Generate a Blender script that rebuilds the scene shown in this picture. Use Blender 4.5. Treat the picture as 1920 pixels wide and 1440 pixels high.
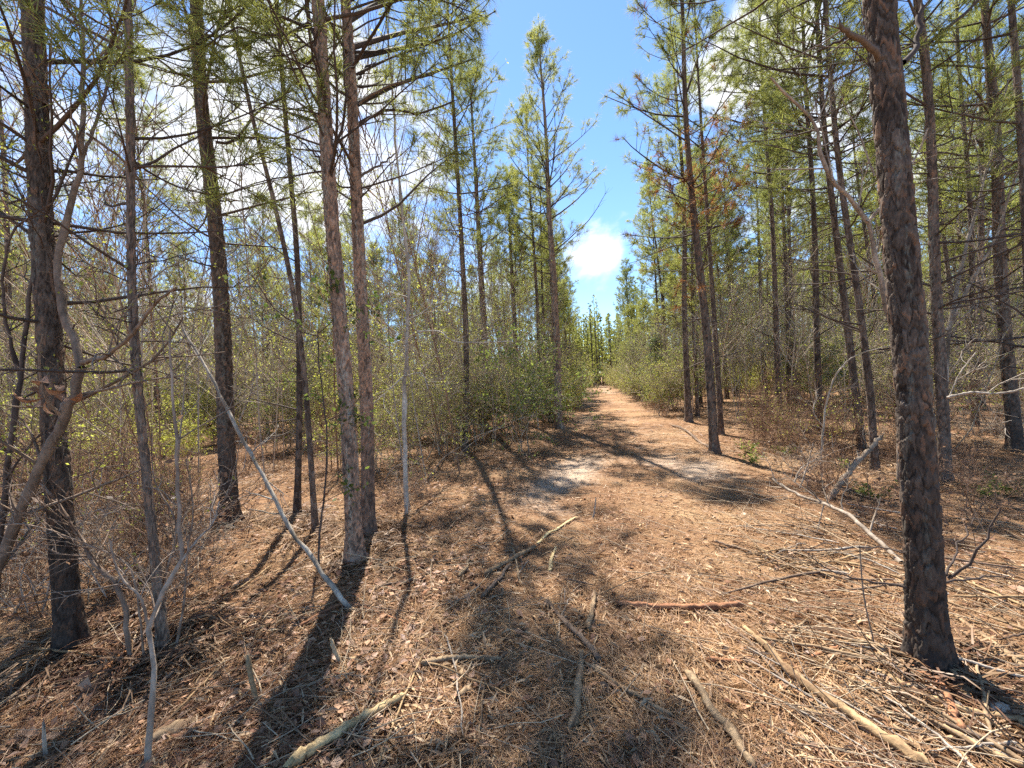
import bpy, math, random
import numpy as np
from mathutils import Matrix, Vector

for o in list(bpy.data.objects):
    bpy.data.objects.remove(o)
scene = bpy.context.scene
COL = scene.collection
R = math.radians

# ------------------------------------------------------------------ camera
F_PX, CAM_Z = 760.0, 1.6
PITCH, ROLL = R(-0.6), R(3.3)
f_v = Vector((0, math.cos(PITCH), math.sin(PITCH)))
r0 = Vector((1, 0, 0)); u0 = r0.cross(f_v)
r_v = r0 * math.cos(ROLL) - u0 * math.sin(ROLL)
u_v = r0 * math.sin(ROLL) + u0 * math.cos(ROLL)
cam_d = bpy.data.cameras.new("camera"); cam = bpy.data.objects.new("camera", cam_d)
COL.objects.link(cam)
cam_d.sensor_width = 36; cam_d.lens = 36 * F_PX / 1920
cam_d.clip_start = 0.05; cam_d.clip_end = 3000
m = Matrix((r_v, u_v, -f_v)).transposed().to_4x4(); m.translation = (0, 0, CAM_Z)
cam.matrix_world = m
scene.camera = cam

# ------------------------------------------------------------------ light
SUN_EL, SUN_AZ = R(57), R(-9.3)          # azimuth clockwise from +Y: high ahead, a little to the left
SUN_STR, SKY_STR, EXPO = 5.0, 0.086, 1.5
scene.view_settings.view_transform = 'Standard'
scene.view_settings.look = 'None'
scene.view_settings.gamma = 1
scene.view_settings.use_curve_mapping = False
scene.view_settings.exposure = EXPO

def pix_dir(px, py):
    d = f_v + r_v * ((px - 960) / F_PX) - u_v * ((py - 720) / F_PX)
    return np.array(d)

world = bpy.data.worlds.new("World"); scene.world = world; world.use_nodes = True
wn, wl = world.node_tree.nodes, world.node_tree.links
wn.clear()
w_out = wn.new('ShaderNodeOutputWorld'); w_bg = wn.new('ShaderNodeBackground')
w_bg.inputs['Strength'].default_value = SKY_STR
sky = wn.new('ShaderNodeTexSky'); sky.sky_type = 'NISHITA'; sky.sun_disc = False
sky.sun_elevation = SUN_EL; sky.sun_rotation = SUN_AZ
sky.air_density = 1.0; sky.dust_density = 0.05; sky.ozone_density = 2.5
tc = wn.new('ShaderNodeTexCoord')
mp = wn.new('ShaderNodeMapping'); mp.inputs['Scale'].default_value = (1, 1, 1.7)
wl.new(tc.outputs['Generated'], mp.inputs['Vector'])
nz = wn.new('ShaderNodeTexNoise'); nz.inputs['Scale'].default_value = 3.6
nz.inputs['Detail'].default_value = 9; nz.inputs['Roughness'].default_value = 0.58
nz.inputs['Distortion'].default_value = 0.35
wl.new(mp.outputs[0], nz.inputs['Vector'])
acc = None
for (px, py, rad, s) in [(520, 215, .40, 1.15), (640, 330, .24, .9), (1120, 475, .13, .95), (1400, 120, .16, 1), (1540, 300, .22, .8),
                         (120, 310, .2, .8), (20, 480, .25, .7), (1790, 330, .25, .7), (1450, 560, .2, .7), (420, 640, .3, .7), (900, 600, .25, .5)]:
    d = pix_dir(px, py); d /= np.linalg.norm(d)
    vm = wn.new('ShaderNodeVectorMath'); vm.operation = 'DISTANCE'
    wl.new(tc.outputs['Generated'], vm.inputs[0]); vm.inputs[1].default_value = d
    mr = wn.new('ShaderNodeMapRange'); mr.inputs['From Min'].default_value = rad; mr.inputs['From Max'].default_value = rad * .25
    mr.inputs['To Min'].default_value = 0; mr.inputs['To Max'].default_value = s
    wl.new(vm.outputs['Value'], mr.inputs['Value'])
    if acc is None:
        acc = mr.outputs[0]
    else:
        mx = wn.new('ShaderNodeMath'); mx.operation = 'MAXIMUM'
        wl.new(acc, mx.inputs[0]); wl.new(mr.outputs[0], mx.inputs[1]); acc = mx.outputs[0]
ma = wn.new('ShaderNodeMath'); ma.operation = 'MULTIPLY_ADD'; ma.inputs[1].default_value = 0.30
wl.new(acc, ma.inputs[0]); wl.new(nz.outputs['Fac'], ma.inputs[2])
cr = wn.new('ShaderNodeMapRange'); cr.interpolation_type = 'SMOOTHSTEP'
cr.inputs['From Min'].default_value = 0.63; cr.inputs['From Max'].default_value = 0.84
wl.new(ma.outputs[0], cr.inputs['Value'])
tint = wn.new('ShaderNodeMix'); tint.data_type = 'RGBA'; tint.blend_type = 'MULTIPLY'
tint.inputs[0].default_value = 1.0
wl.new(sky.outputs[0], tint.inputs[6]); tint.inputs[7].default_value = (0.80, 0.94, 1.09, 1)
mixc = wn.new('ShaderNodeMix'); mixc.data_type = 'RGBA'
wl.new(cr.outputs[0], mixc.inputs[0]); wl.new(tint.outputs[2], mixc.inputs[6])
mixc.inputs[7].default_value = (5.4, 5.5, 5.7, 1)
wl.new(mixc.outputs[2], w_bg.inputs['Color']); wl.new(w_bg.outputs[0], w_out.inputs['Surface'])

sd = bpy.data.lights.new("sun", 'SUN'); sd.energy = SUN_STR; sd.angle = R(0.53); sd.color = (1, .955, .88)
sun = bpy.data.objects.new("sun", sd); COL.objects.link(sun)
to_sun = Vector((math.sin(SUN_AZ) * math.cos(SUN_EL), math.cos(SUN_AZ) * math.cos(SUN_EL), math.sin(SUN_EL)))
sun.rotation_euler = to_sun.to_track_quat('Z', 'Y').to_euler()
sun.location = (-2, 8, 20)

# ------------------------------------------------------------------ numpy helpers
def hash2(i, j, s=0):
    i = i.astype(np.int64); j = j.astype(np.int64)
    h = (i * 374761393 + j * 668265263 + s * 2147483647 + 1013904223) & 0xFFFFFFFF
    h = ((h ^ (h >> 13)) * 1274126177) & 0xFFFFFFFF
    h = ((h ^ (h >> 16)) * 2246822519) & 0xFFFFFFFF
    return ((h ^ (h >> 15)) & 0xFFFFFF) / float(0x1000000)

def vnoise(x, y, s=0):
    xi, yi = np.floor(x), np.floor(y); fx, fy = x - xi, y - yi
    fx = fx * fx * (3 - 2 * fx); fy = fy * fy * (3 - 2 * fy)
    a, b = hash2(xi, yi, s), hash2(xi + 1, yi, s)
    c, d = hash2(xi, yi + 1, s), hash2(xi + 1, yi + 1, s)
    return (a * (1 - fx) + b * fx) * (1 - fy) + (c * (1 - fx) + d * fx) * fy

def fbm(x, y, s=0, o=4):
    v = 0; a = .5
    for k in range(o):
        v = v + a * vnoise(x * 2 ** k, y * 2 ** k, s + k); a *= .5
    return v

def sstep(a, b, x):
    t = np.clip((x - a) / (b - a), 0, 1); return t * t * (3 - 2 * t)

PATH_K = 0.197
def path_q(x, y):
    return x - PATH_K * y
def sand_mask(x, y):
    q = path_q(x, y) + (fbm(x * .5, y * .5, 3) - .5) * .7
    q = q + .0; rut = np.exp(-((q + .45) / .6) ** 2) + np.exp(-((q - 1.35) / .75) ** 2)
    n = fbm(x * .55 + 7, y * .38 + 3, 11)
    w = sstep(4.2, 5.4, y) * (1 - .75 * sstep(7.2, 8.5, y)) + .25 * sstep(12, 13, y)
    return np.clip(rut * sstep(.36, .56, n) * w, 0, 1)

MOUNDS = []
for (px, py, a_) in [(135, 1213, .05), (432, 980, .06), (668, 1050, .06), (690, 1004, .05), (1741, 1236, .06), (306, 1212, .07), (1772, 905, .05), (1905, 846, .06), (1560, 1000, .09), (1500, 950, .10), (1640, 1060, .06), (1300, 880, .05)]:
    d_ = pix_dir(px, py); t_ = CAM_Z / -d_[2]; MOUNDS.append((d_[0] * t_, d_[1] * t_, a_))
def gz(x, y):
    x = np.asarray(x, float); y = np.asarray(y, float)
    q = path_q(x, y)
    off = 1 - np.exp(-((q - .6) / 1.9) ** 4)
    z = (fbm(x * .22, y * .22, 1) - .47) * .22 * off
    z = z + (fbm(x * 1.1, y * 1.1, 2) - .47) * (.09 + .03 * off)
    z = z + (fbm(x * 4, y * 4, 5, 3) - .44) * .045
    for mx_, my_, a_ in MOUNDS:
        z = z + a_ * np.exp(-((x - mx_) ** 2 + (y - my_) ** 2) / .09)
    z = z - .035 * (np.exp(-((q + .52) / .3) ** 2) + np.exp(-((q - 1.28) / .3) ** 2)) * sstep(2, 5, y)
    return z

def gp(px, py):
    d = pix_dir(px, py); t = CAM_Z / -d[2]
    for _ in range(6):
        t = (CAM_Z - float(gz(d[0] * t, d[1] * t))) / -d[2]
    return np.array([d[0] * t, d[1] * t, CAM_Z + d[2] * t])

def wp(px, py, Y):
    d = pix_dir(px, py); t = Y / d[1]
    return np.array([d[0] * t, Y, CAM_Z + d[2] * t])

def crom(P, n):
    """Catmull-Rom resample of the points P to n points."""
    P = np.asarray(P, float)
    if len(P) == 2:
        return P[0] + (P[1] - P[0]) * np.linspace(0, 1, n)[:, None]
    Q = np.vstack([2 * P[0] - P[1], P, 2 * P[-1] - P[-2]])
    s = np.concatenate([[0], np.cumsum(np.linalg.norm(np.diff(P, axis=0), axis=1))])
    u = np.linspace(0, s[-1], n); out = []
    for v in u:
        i = min(max(np.searchsorted(s, v, 'right') - 1, 0), len(P) - 2)
        t = (v - s[i]) / max(s[i + 1] - s[i], 1e-9)
        a, b, c, d = Q[i], Q[i + 1], Q[i + 2], Q[i + 3]
        out.append(.5 * (2 * b + (c - a) * t + (2 * a - 5 * b + 4 * c - d) * t * t + (3 * b - a - 3 * c + d) * t ** 3))
    return np.array(out)

def norm(v):
    return v / np.maximum(np.linalg.norm(v, axis=-1, keepdims=True), 1e-9)

class MB:
    """collects vertices, polygons and vertex colours; build() links them as ONE mesh object"""
    def __init__(self):
        self.v, self.f, self.c, self.n = [], [], [], 0
    def add(self, V, Fc, C=None):
        V = np.asarray(V, float).reshape(-1, 3); Fc = np.asarray(Fc, np.int64)
        if C is None:
            C = np.ones((len(V), 3)) * .5
        C = np.broadcast_to(np.asarray(C, float), (len(V), 3))
        self.v.append(V); self.f.append(Fc + self.n); self.c.append(C); self.n += len(V)
    def tubes(self, P, Rr, k=4, C=None):
        """P (B,n,3) centre lines, Rr (B,n) radii"""
        P = np.asarray(P, float); Rr = np.asarray(Rr, float)
        if P.size == 0:
            return
        B, n, _ = P.shape
        T = norm(np.gradient(P, axis=1))
        md = norm(P[:, -1] - P[:, 0])
        ref = np.where(np.abs(md[:, 2:3]) > .8, np.array([[1., 0, 0]]), np.array([[0, 0, 1.]]))[:, None, :]
        N = norm(np.cross(T, np.broadcast_to(ref, T.shape))); Bn = np.cross(T, N)
        a = np.arange(k) * 2 * np.pi / k
        V = P[:, :, None, :] + Rr[:, :, None, None] * (N[:, :, None, :] * np.cos(a)[None, None, :, None] + Bn[:, :, None, :] * np.sin(a)[None, None, :, None])
        idx = np.arange(B * n * k).reshape(B, n, k); nx = np.roll(idx, -1, axis=2)
        Fq = np.stack([idx[:, :-1], nx[:, :-1], nx[:, 1:], idx[:, 1:]], -1).reshape(-1, 4)
        if C is not None:
            C = np.asarray(C, float)
            if C.ndim == 2 and len(C) == B:
                C = np.repeat(C, n * k, axis=0)
            elif C.ndim == 3:
                C = np.repeat(C.reshape(-1, 3), k, axis=0)
        self.add(V, Fq, C)
    def mesh(self, name, mat, smooth=True):
        V = np.concatenate(self.v); C = np.concatenate(self.c)
        me = bpy.data.meshes.new(name)
        me.vertices.add(len(V)); me.vertices.foreach_set('co', V.astype(np.float32).ravel())
        sizes = np.concatenate([np.full(len(f), f.shape[1]) for f in self.f])
        loops = np.concatenate([f.ravel() for f in self.f])
        me.loops.add(len(loops)); me.loops.foreach_set('vertex_index', loops.astype(np.int32))
        me.polygons.add(len(sizes))
        me.polygons.foreach_set('loop_start', np.concatenate([[0], np.cumsum(sizes)[:-1]]).astype(np.int32))
        if smooth:
            me.polygons.foreach_set('use_smooth', np.ones(len(sizes), bool))
        at = me.color_attributes.new('Col', 'FLOAT_COLOR', 'POINT')
        at.data.foreach_set('color', np.concatenate([C, np.ones((len(C), 1))], 1).astype(np.float32).ravel())
        me.update(calc_edges=True)
        me.materials.append(mat)
        return me
    def build(self, name, mat, parent=None, smooth=True):
        o = bpy.data.objects.new(name, self.mesh(name, mat, smooth)); COL.objects.link(o)
        if parent is not None:
            o.parent = parent
        return o

def tag(o, label=None, cat=None, group=None, kind=None):
    if label: o['label'] = label
    if cat: o['category'] = cat
    if group: o['group'] = group
    if kind: o['kind'] = kind
    return o
def empty(name, loc, rz=0):
    o = bpy.data.objects.new(name, None); COL.objects.link(o); o.empty_display_size = .2
    o.location = loc; o.rotation_euler = (0, 0, rz); return o
def copy_tree(src, loc, rz, sc, szf=1.0, tilt=(0, 0)):
    r = src.copy(); COL.objects.link(r)
    r.location = loc; r.rotation_euler = (tilt[0], tilt[1], rz); r.scale = (sc, sc, sc * szf)
    for ch in KIDS[src.name]:
        c = ch.copy(); COL.objects.link(c); c.parent = r
    return r
KIDS = {}

# ------------------------------------------------------------------ materials
def new_mat(name):
    mt = bpy.data.materials.new(name); mt.use_nodes = True
    return mt, mt.node_tree.nodes, mt.node_tree.links

def mat_attr(name, rough=.85, noise=0, nscale=30, bump=0, stretch=(1, 1, 1), spec=.2):
    mt, n, l = new_mat(name); b = n['Principled BSDF']
    b.inputs['Roughness'].default_value = rough; b.inputs['Specular IOR Level'].default_value = spec
    a = n.new('ShaderNodeAttribute'); a.attribute_name = 'Col'
    col = a.outputs['Color']
    if noise or bump:
        t = n.new('ShaderNodeTexCoord'); mpn = n.new('ShaderNodeMapping'); mpn.inputs['Scale'].default_value = stretch
        l.new(t.outputs['Object'], mpn.inputs[0])
        nn = n.new('ShaderNodeTexNoise'); nn.inputs['Scale'].default_value = nscale; nn.inputs['Detail'].default_value = 6
        nn.inputs['Roughness'].default_value = .65
        l.new(mpn.outputs[0], nn.inputs['Vector'])
        mr = n.new('ShaderNodeMapRange'); mr.inputs['From Min'].default_value = .3; mr.inputs['From Max'].default_value = .7
        mr.inputs['To Min'].default_value = 1 - noise; mr.inputs['To Max'].default_value = 1 + noise
        l.new(nn.outputs['Fac'], mr.inputs['Value'])
        mu = n.new('ShaderNodeVectorMath'); mu.operation = 'SCALE'
        l.new(col, mu.inputs[0]); l.new(mr.outputs[0], mu.inputs['Scale']); col = mu.outputs[0]
        if bump:
            bp = n.new('ShaderNodeBump'); bp.inputs['Strength'].default_value = bump; bp.inputs['Distance'].default_value = .01
            l.new(nn.outputs['Fac'], bp.inputs['Height']); l.new(bp.outputs[0], b.inputs['Normal'])
    l.new(col, b.inputs['Base Color'])
    return mt

def mat_leaf(name, trans=.45, rough=.6, var=.25):
    mt, n, l = new_mat(name); n.remove(n['Principled BSDF'])
    out = n['Material Output']
    a = n.new('ShaderNodeAttribute'); a.attribute_name = 'Col'
    oi = n.new('ShaderNodeObjectInfo')
    mr = n.new('ShaderNodeMapRange'); mr.inputs['To Min'].default_value = 1 - var; mr.inputs['To Max'].default_value = 1 + var
    l.new(oi.outputs['Random'], mr.inputs['Value'])
    mu = n.new('ShaderNodeVectorMath'); mu.operation = 'SCALE'
    l.new(a.outputs['Color'], mu.inputs[0]); l.new(mr.outputs[0], mu.inputs['Scale'])
    d = n.new('ShaderNodeBsdfDiffuse'); t = n.new('ShaderNodeBsdfTranslucent')
    g = n.new('ShaderNodeBsdfGlossy'); g.inputs['Roughness'].default_value = .5; g.inputs['Color'].default_value = (.5, .5, .5, 1)
    m1 = n.new('ShaderNodeMixShader'); m1.inputs[0].default_value = trans
    m2 = n.new('ShaderNodeMixShader'); m2.inputs[0].default_value = .05
    l.new(mu.outputs[0], d.inputs['Color']); l.new(mu.outputs[0], t.inputs['Color'])
    l.new(d.outputs[0], m1.inputs[1]); l.new(t.outputs[0], m1.inputs[2])
    l.new(m1.outputs[0], m2.inputs[1]); l.new(g.outputs[0], m2.inputs[2])
    l.new(m2.outputs[0], out.inputs['Surface'])
    return mt

def mat_bark_mid(name, c1, c2, c3):
    mt, n, l = new_mat(name); b = n['Principled BSDF']
    b.inputs['Roughness'].default_value = .9; b.inputs['Specular IOR Level'].default_value = .15
    t = n.new('ShaderNodeTexCoord'); mpn = n.new('ShaderNodeMapping'); mpn.inputs['Scale'].default_value = (1, 1, .42)
    l.new(t.outputs['Object'], mpn.inputs[0])
    vo = n.new('ShaderNodeTexVoronoi'); vo.inputs['Scale'].default_value = 26
    vd = n.new('ShaderNodeTexVoronoi'); vd.inputs['Scale'].default_value = 26; vd.feature = 'DISTANCE_TO_EDGE'
    l.new(mpn.outputs[0], vo.inputs['Vector']); l.new(mpn.outputs[0], vd.inputs['Vector'])
    nn = n.new('ShaderNodeTexNoise'); nn.inputs['Scale'].default_value = 2.2; nn.inputs['Detail'].default_value = 5
    l.new(mpn.outputs[0], nn.inputs['Vector'])
    sp = n.new('ShaderNodeSeparateColor'); l.new(vo.outputs['Color'], sp.inputs[0])
    ad = n.new('ShaderNodeMath'); ad.operation = 'MULTIPLY_ADD'; ad.inputs[1].default_value = .55
    l.new(sp.outputs[0], ad.inputs[0]); l.new(nn.outputs['Fac'], ad.inputs[2])
    rp = n.new('ShaderNodeValToRGB'); e = rp.color_ramp.elements
    e[0].position = .4; e[0].color = (*c1, 1); e[1].position = 1.0; e[1].color = (*c3, 1)
    k = rp.color_ramp.elements.new(.68); k.color = (*c2, 1)
    l.new(ad.outputs[0], rp.inputs[0])
    oi = n.new('ShaderNodeObjectInfo'); mr = n.new('ShaderNodeMapRange')
    mr.inputs['To Min'].default_value = .7; mr.inputs['To Max'].default_value = 1.3
    l.new(oi.outputs['Random'], mr.inputs['Value'])
    mu = n.new('ShaderNodeVectorMath'); mu.operation = 'SCALE'
    l.new(rp.outputs[0], mu.inputs[0]); l.new(mr.outputs[0], mu.inputs['Scale'])
    l.new(mu.outputs[0], b.inputs['Base Color'])
    mr2 = n.new('ShaderNodeMapRange'); mr2.inputs['From Max'].default_value = .18
    l.new(vd.outputs['Distance'], mr2.inputs['Value'])
    bp = n.new('ShaderNodeBump'); bp.inputs['Strength'].default_value = .9; bp.inputs['Distance'].default_value = .012
    l.new(mr2.outputs[0], bp.inputs['Height']); l.new(bp.outputs[0], b.inputs['Normal'])
    return mt

M_BARK = mat_attr('pine_bark', .92, .25, 60, .5, (1, 1, .5), .12)
M_BARKMID = mat_bark_mid('pine_bark_plates', (.062, .046, .036), (.125, .092, .07), (.23, .175, .135))
M_BRANCH = mat_attr('pine_branch', .9, .3, 40, 0)
M_NEEDLE = mat_leaf('pine_needles', .6, .5, .22)
M_TWIG = mat_attr('shrub_wood', .85, .45, 30, .6, (1, 1, .5))
M_LEAF = mat_leaf('young_leaf', .6, .5, .25)
M_WOOD = mat_attr('dead_wood', .85, .35, 45, .6, (1, 1, 1))
M_LITTER = mat_leaf('dry_litter', .12, .7, 0)

def mat_ground():
    mt, n, l = new_mat('forest_floor'); b = n['Principled BSDF']
    b.inputs['Roughness'].default_value = .95; b.inputs['Specular IOR Level'].default_value = .1
    t = n.new('ShaderNodeTexCoord')
    def noise(sc, det, rg=.6, vec=None, dist=0):
        x = n.new('ShaderNodeTexNoise'); x.inputs['Scale'].default_value = sc; x.inputs['Detail'].default_value = det
        x.inputs['Roughness'].default_value = rg; x.inputs['Distortion'].default_value = dist
        l.new(vec or t.outputs['Object'], x.inputs['Vector']); return x
    big = noise(.7, 5); mid = noise(9, 6, .7, None, .6); fin = noise(70, 5, .7, None, 1.5)
    rp = n.new('ShaderNodeValToRGB'); e = rp.color_ramp.elements
    e[0].position = .36; e[0].color = (.10, .048, .026, 1); e[1].position = .68; e[1].color = (.41, .275, .15, 1)
    k = e.new(.52); k.color = (.255, .142, .074, 1)
    s1 = n.new('ShaderNodeMath'); s1.operation = 'MULTIPLY_ADD'; s1.inputs[1].default_value = .5
    l.new(big.outputs['Fac'], s1.inputs[0])
    s2 = n.new('ShaderNodeMath'); s2.operation = 'MULTIPLY_ADD'; s2.inputs[1].default_value = .35
    l.new(mid.outputs['Fac'], s2.inputs[0])
    s3 = n.new('ShaderNodeMath'); s3.operation = 'MULTIPLY'; s3.inputs[1].default_value = .3
    l.new(fin.outputs['Fac'], s3.inputs[0]); l.new(s3.outputs[0], s2.inputs[2]); l.new(s2.outputs[0], s1.inputs[2])
    sh = n.new('ShaderNodeMath'); sh.operation = 'SUBTRACT'; sh.inputs[1].default_value = .05
    l.new(s1.outputs[0], sh.inputs[0]); l.new(sh.outputs[0], rp.inputs[0])
    a = n.new('ShaderNodeAttribute'); a.attribute_name = 'Col'
    sp = n.new('ShaderNodeSeparateColor'); l.new(a.outputs['Color'], sp.inputs[0])
    sa = n.new('ShaderNodeMath'); sa.operation = 'MULTIPLY_ADD'; sa.inputs[1].default_value = 1.0
    l.new(sp.outputs[0], sa.inputs[0])
    mf = n.new('ShaderNodeMath'); mf.operation = 'MULTIPLY_ADD'; mf.inputs[1].default_value = 1.6; mf.inputs[2].default_value = -.8
    l.new(mid.outputs['Fac'], mf.inputs[0]); l.new(mf.outputs[0], sa.inputs[2])
    sm = n.new('ShaderNodeMapRange'); sm.interpolation_type = 'SMOOTHSTEP'
    sm.inputs['From Min'].default_value = .1; sm.inputs['From Max'].default_value = 1.0
    l.new(sa.outputs[0], sm.inputs['Value'])
    sand = n.new('ShaderNodeValToRGB'); e = sand.color_ramp.elements
    e[0].position = .3; e[0].color = (.35, .24, .155, 1); e[1].position = .7; e[1].color = (.52, .41, .31, 1)
    l.new(fin.outputs['Fac'], sand.inputs[0])
    mx = n.new('ShaderNodeMix'); mx.data_type = 'RGBA'
    l.new(sm.outputs[0], mx.inputs[0]); l.new(rp.outputs[0], mx.inputs[6]); l.new(sand.outputs[0], mx.inputs[7])
    l.new(mx.outputs[2], b.inputs['Base Color'])
    hs = n.new('ShaderNodeMath'); hs.operation = 'MULTIPLY_ADD'; hs.inputs[1].default_value = .5
    l.new(fin.outputs['Fac'], hs.inputs[0]); l.new(mid.outputs['Fac'], hs.inputs[2])
    bp = n.new('ShaderNodeBump'); bp.inputs['Strength'].default_value = .9; bp.inputs['Distance'].default_value = .03
    l.new(hs.outputs[0], bp.inputs['Height']); l.new(bp.outputs[0], b.inputs['Normal'])
    return mt

# ------------------------------------------------------------------ ground
def axis(n, lim, near):
    t = np.linspace(-1, 1, n); k = 5.2
    s = np.sinh(k * t) / np.sinh(k)
    return s * lim * (1 - near) + t * lim * near
gx = axis(340, 600, .012)
gy = np.concatenate([np.linspace(-80, -.4, 40), np.linspace(-.2, 9, 180), 9 + 700 * (np.linspace(.014, 1, 100) ** 3.2)])
GX, GY = np.meshgrid(gx, gy)
V = np.stack([GX, GY, gz(GX, GY)], -1).reshape(-1, 3)
i = np.arange(len(gx) * len(gy)).reshape(len(gy), len(gx))
Fq = np.stack([i[:-1, :-1], i[:-1, 1:], i[1:, 1:], i[1:, :-1]], -1).reshape(-1, 4)
g = MB(); s = sand_mask(GX, GY).reshape(-1, 1)
g.add(V, Fq, np.repeat(s, 3, 1))
tag(g.build('ground', mat_ground()), 'forest floor of brown pine straw with a sandy two-rut track', kind='structure')

# ------------------------------------------------------------------ trunks
def vor(u, v, nu, seed):
    """cells periodic in u (nu cells round); returns F1, F2, the nearest cell's random number"""
    ui, vi = np.floor(u), np.floor(v)
    f1 = np.full(u.shape, 9.); f2 = np.full(u.shape, 9.); rid = np.zeros(u.shape)
    for a in (-1, 0, 1):
        for b in (-1, 0, 1):
            cu, cv = ui + a, vi + b; w = np.mod(cu, nu)
            dx = cu + hash2(w, cv, seed) - u; dy = cv + hash2(w, cv, seed + 1) - v
            d = np.sqrt(dx * dx + dy * dy); rr = hash2(w, cv, seed + 2)
            nearer = d < f1
            f2 = np.where(nearer, f1, np.minimum(f2, d)); rid = np.where(nearer, rr, rid); f1 = np.minimum(f1, d)
    return f1, f2, rid

def trunk_radius(zrel, r, H):
    t = np.clip(zrel / H, 0, 1)
    return r * ((1 - t) ** .75 * .97 + .03) * (1 + .55 * np.exp(-np.clip(zrel, 0, None) / .13)) + .004

def trunk_mesh(name, mat, C, zt, r, H, k, zfine, dz, seed, plates, parent, tone=1.0, char=0.0, warm=0.0, cw=.045):
    """C (n,3) centre line over heights zt (local); fine rows to zfine then coarse"""
    zs = np.concatenate([np.arange(-.12, zfine, dz), np.linspace(zfine, H, 26)]) if plates else np.linspace(-.12, H, 40)
    cx, cy = np.interp(zs, zt, C[:, 0]), np.interp(zs, zt, C[:, 1])
    rad = trunk_radius(zs, r, H)
    th = np.arange(k) * 2 * np.pi / k
    Z, TH = np.meshgrid(zs, th, indexing='ij'); RAD = np.repeat(rad[:, None], k, 1)
    low = (fbm(np.cos(TH) * 1.3 + 5 + seed, Z * .9 + np.sin(TH) * 1.3, seed) - .47) * .16
    butt = .16 * np.exp(-np.clip(Z, 0, None) / .16) * np.sin(TH * 4 + seed + np.sin(TH * 2))
    disp = RAD * (low + butt)
    col = np.ones((len(zs), k, 3)) * np.array([.13, .095, .078])
    if plates:
        nu = max(7, int(round(2 * np.pi * r / cw))); ch = cw * 1.9
        wob = (fbm(TH * 2 + 3, Z * 5, seed + 9) - .5) * 1.9
        U = TH / (2 * np.pi) * nu + wob * sstep(0, .4, TH) * sstep(0, .4, 2 * np.pi - TH)
        V2 = Z / ch * 1.0 + 1.6 * (fbm(TH * 1.2 + 2, Z * 1.5, seed + 25) - .5) + (fbm(TH * 2.5, Z * 6, seed + 5) - .5) * 1.9
        f1, f2, rid = vor(U, V2, nu, seed)
        _, g2, rid2 = vor(U * 2, V2 * 2.4, nu * 2, seed + 31); g1 = vor(U * 2, V2 * 2.4, nu * 2, seed + 31)[0]
        edge = np.clip((f2 - f1 - .04) / .15, 0, 1); edge2 = np.clip((g2 - g1 - .02) / .14, 0, 1)
        fade = sstep(zfine + .3, zfine - .2, Z)
        amp = .095 * r + .003
        disp = disp + fade * amp * (edge * (.6 + .8 * rid) + .55 * edge2 * (rid2 - .1) - .6) 
        disp = disp + fade * .0035 * (fbm(TH * 14, Z * 60, seed + 3, 3) - .45)
        m1 = np.clip(.42 + .45 * (rid - .5) + .55 * (rid2 - .5) + .35 * (fbm(np.cos(TH) * 1.5 + 9, Z * 1.1 + np.sin(TH), seed + 8) - .47) + .7 * (fbm(TH * 9, Z * 40, seed + 6, 3) - .45), 0, 1)[..., None]
        a = np.array([.055, .041, .032]); b2 = np.array([.26, .20, .155]) + warm * np.array([.07, .015, -.01])
        col = a + (b2 - a) * m1
        fl = (sstep(.80, .86, rid2) * edge2 * .8)[..., None]; col = col * (1 - fl) + np.array([.27, .155, .095]) * fl
        li = (.65 * sstep(.56, .66, fbm(np.cos(TH) * 2 + 4, Z * 2.3 + np.sin(TH) * 2, seed + 17)) * sstep(.4, .55, fbm(TH * 12, Z * 50, seed + 19, 3)))[..., None]; col = col * (1 - li) + np.array([.25, .245, .20]) * li
    if char:
        cm = char * sstep(1.5, .15, Z + .5 * (fbm(TH * 1.2, Z * 2, seed + 4) - .5))[..., None]
        col = col * (1 - cm) + np.array([.028, .025, .024]) * cm
    col = col * tone
    rr = RAD + disp
    Vv = np.stack([cx[:, None] + rr * np.cos(TH), cy[:, None] + rr * np.sin(TH), Z], -1)
    idx = np.arange(len(zs) * k).reshape(len(zs), k); nx = np.roll(idx, -1, 1)
    Fc = np.stack([idx[:-1], nx[:-1], nx[1:], idx[1:]], -1).reshape(-1, 4)
    mb = MB(); mb.add(Vv, Fc, col.reshape(-1, 3))
    return mb.build(name, mat, parent, smooth=not plates)

# ------------------------------------------------------------------ pine crowns
def perp(D, rng):
    r = rng.normal(size=D.shape); return norm(r - D * np.sum(r * D, -1, keepdims=True))

def walk(S, D, L, n, curl, wob, rng):
    """B polylines from S heading D, length L, bending toward +z by curl per step"""
    B = len(S); P = np.zeros((B, n, 3)); P[:, 0] = S; d = D.copy(); st = (L / (n - 1))[:, None]
    for j in range(1, n):
        P[:, j] = P[:, j - 1] + d * st
        d = d + rng.normal(size=(B, 3)) * wob; d[:, 2] += curl
        d = norm(d)
    return P

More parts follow.
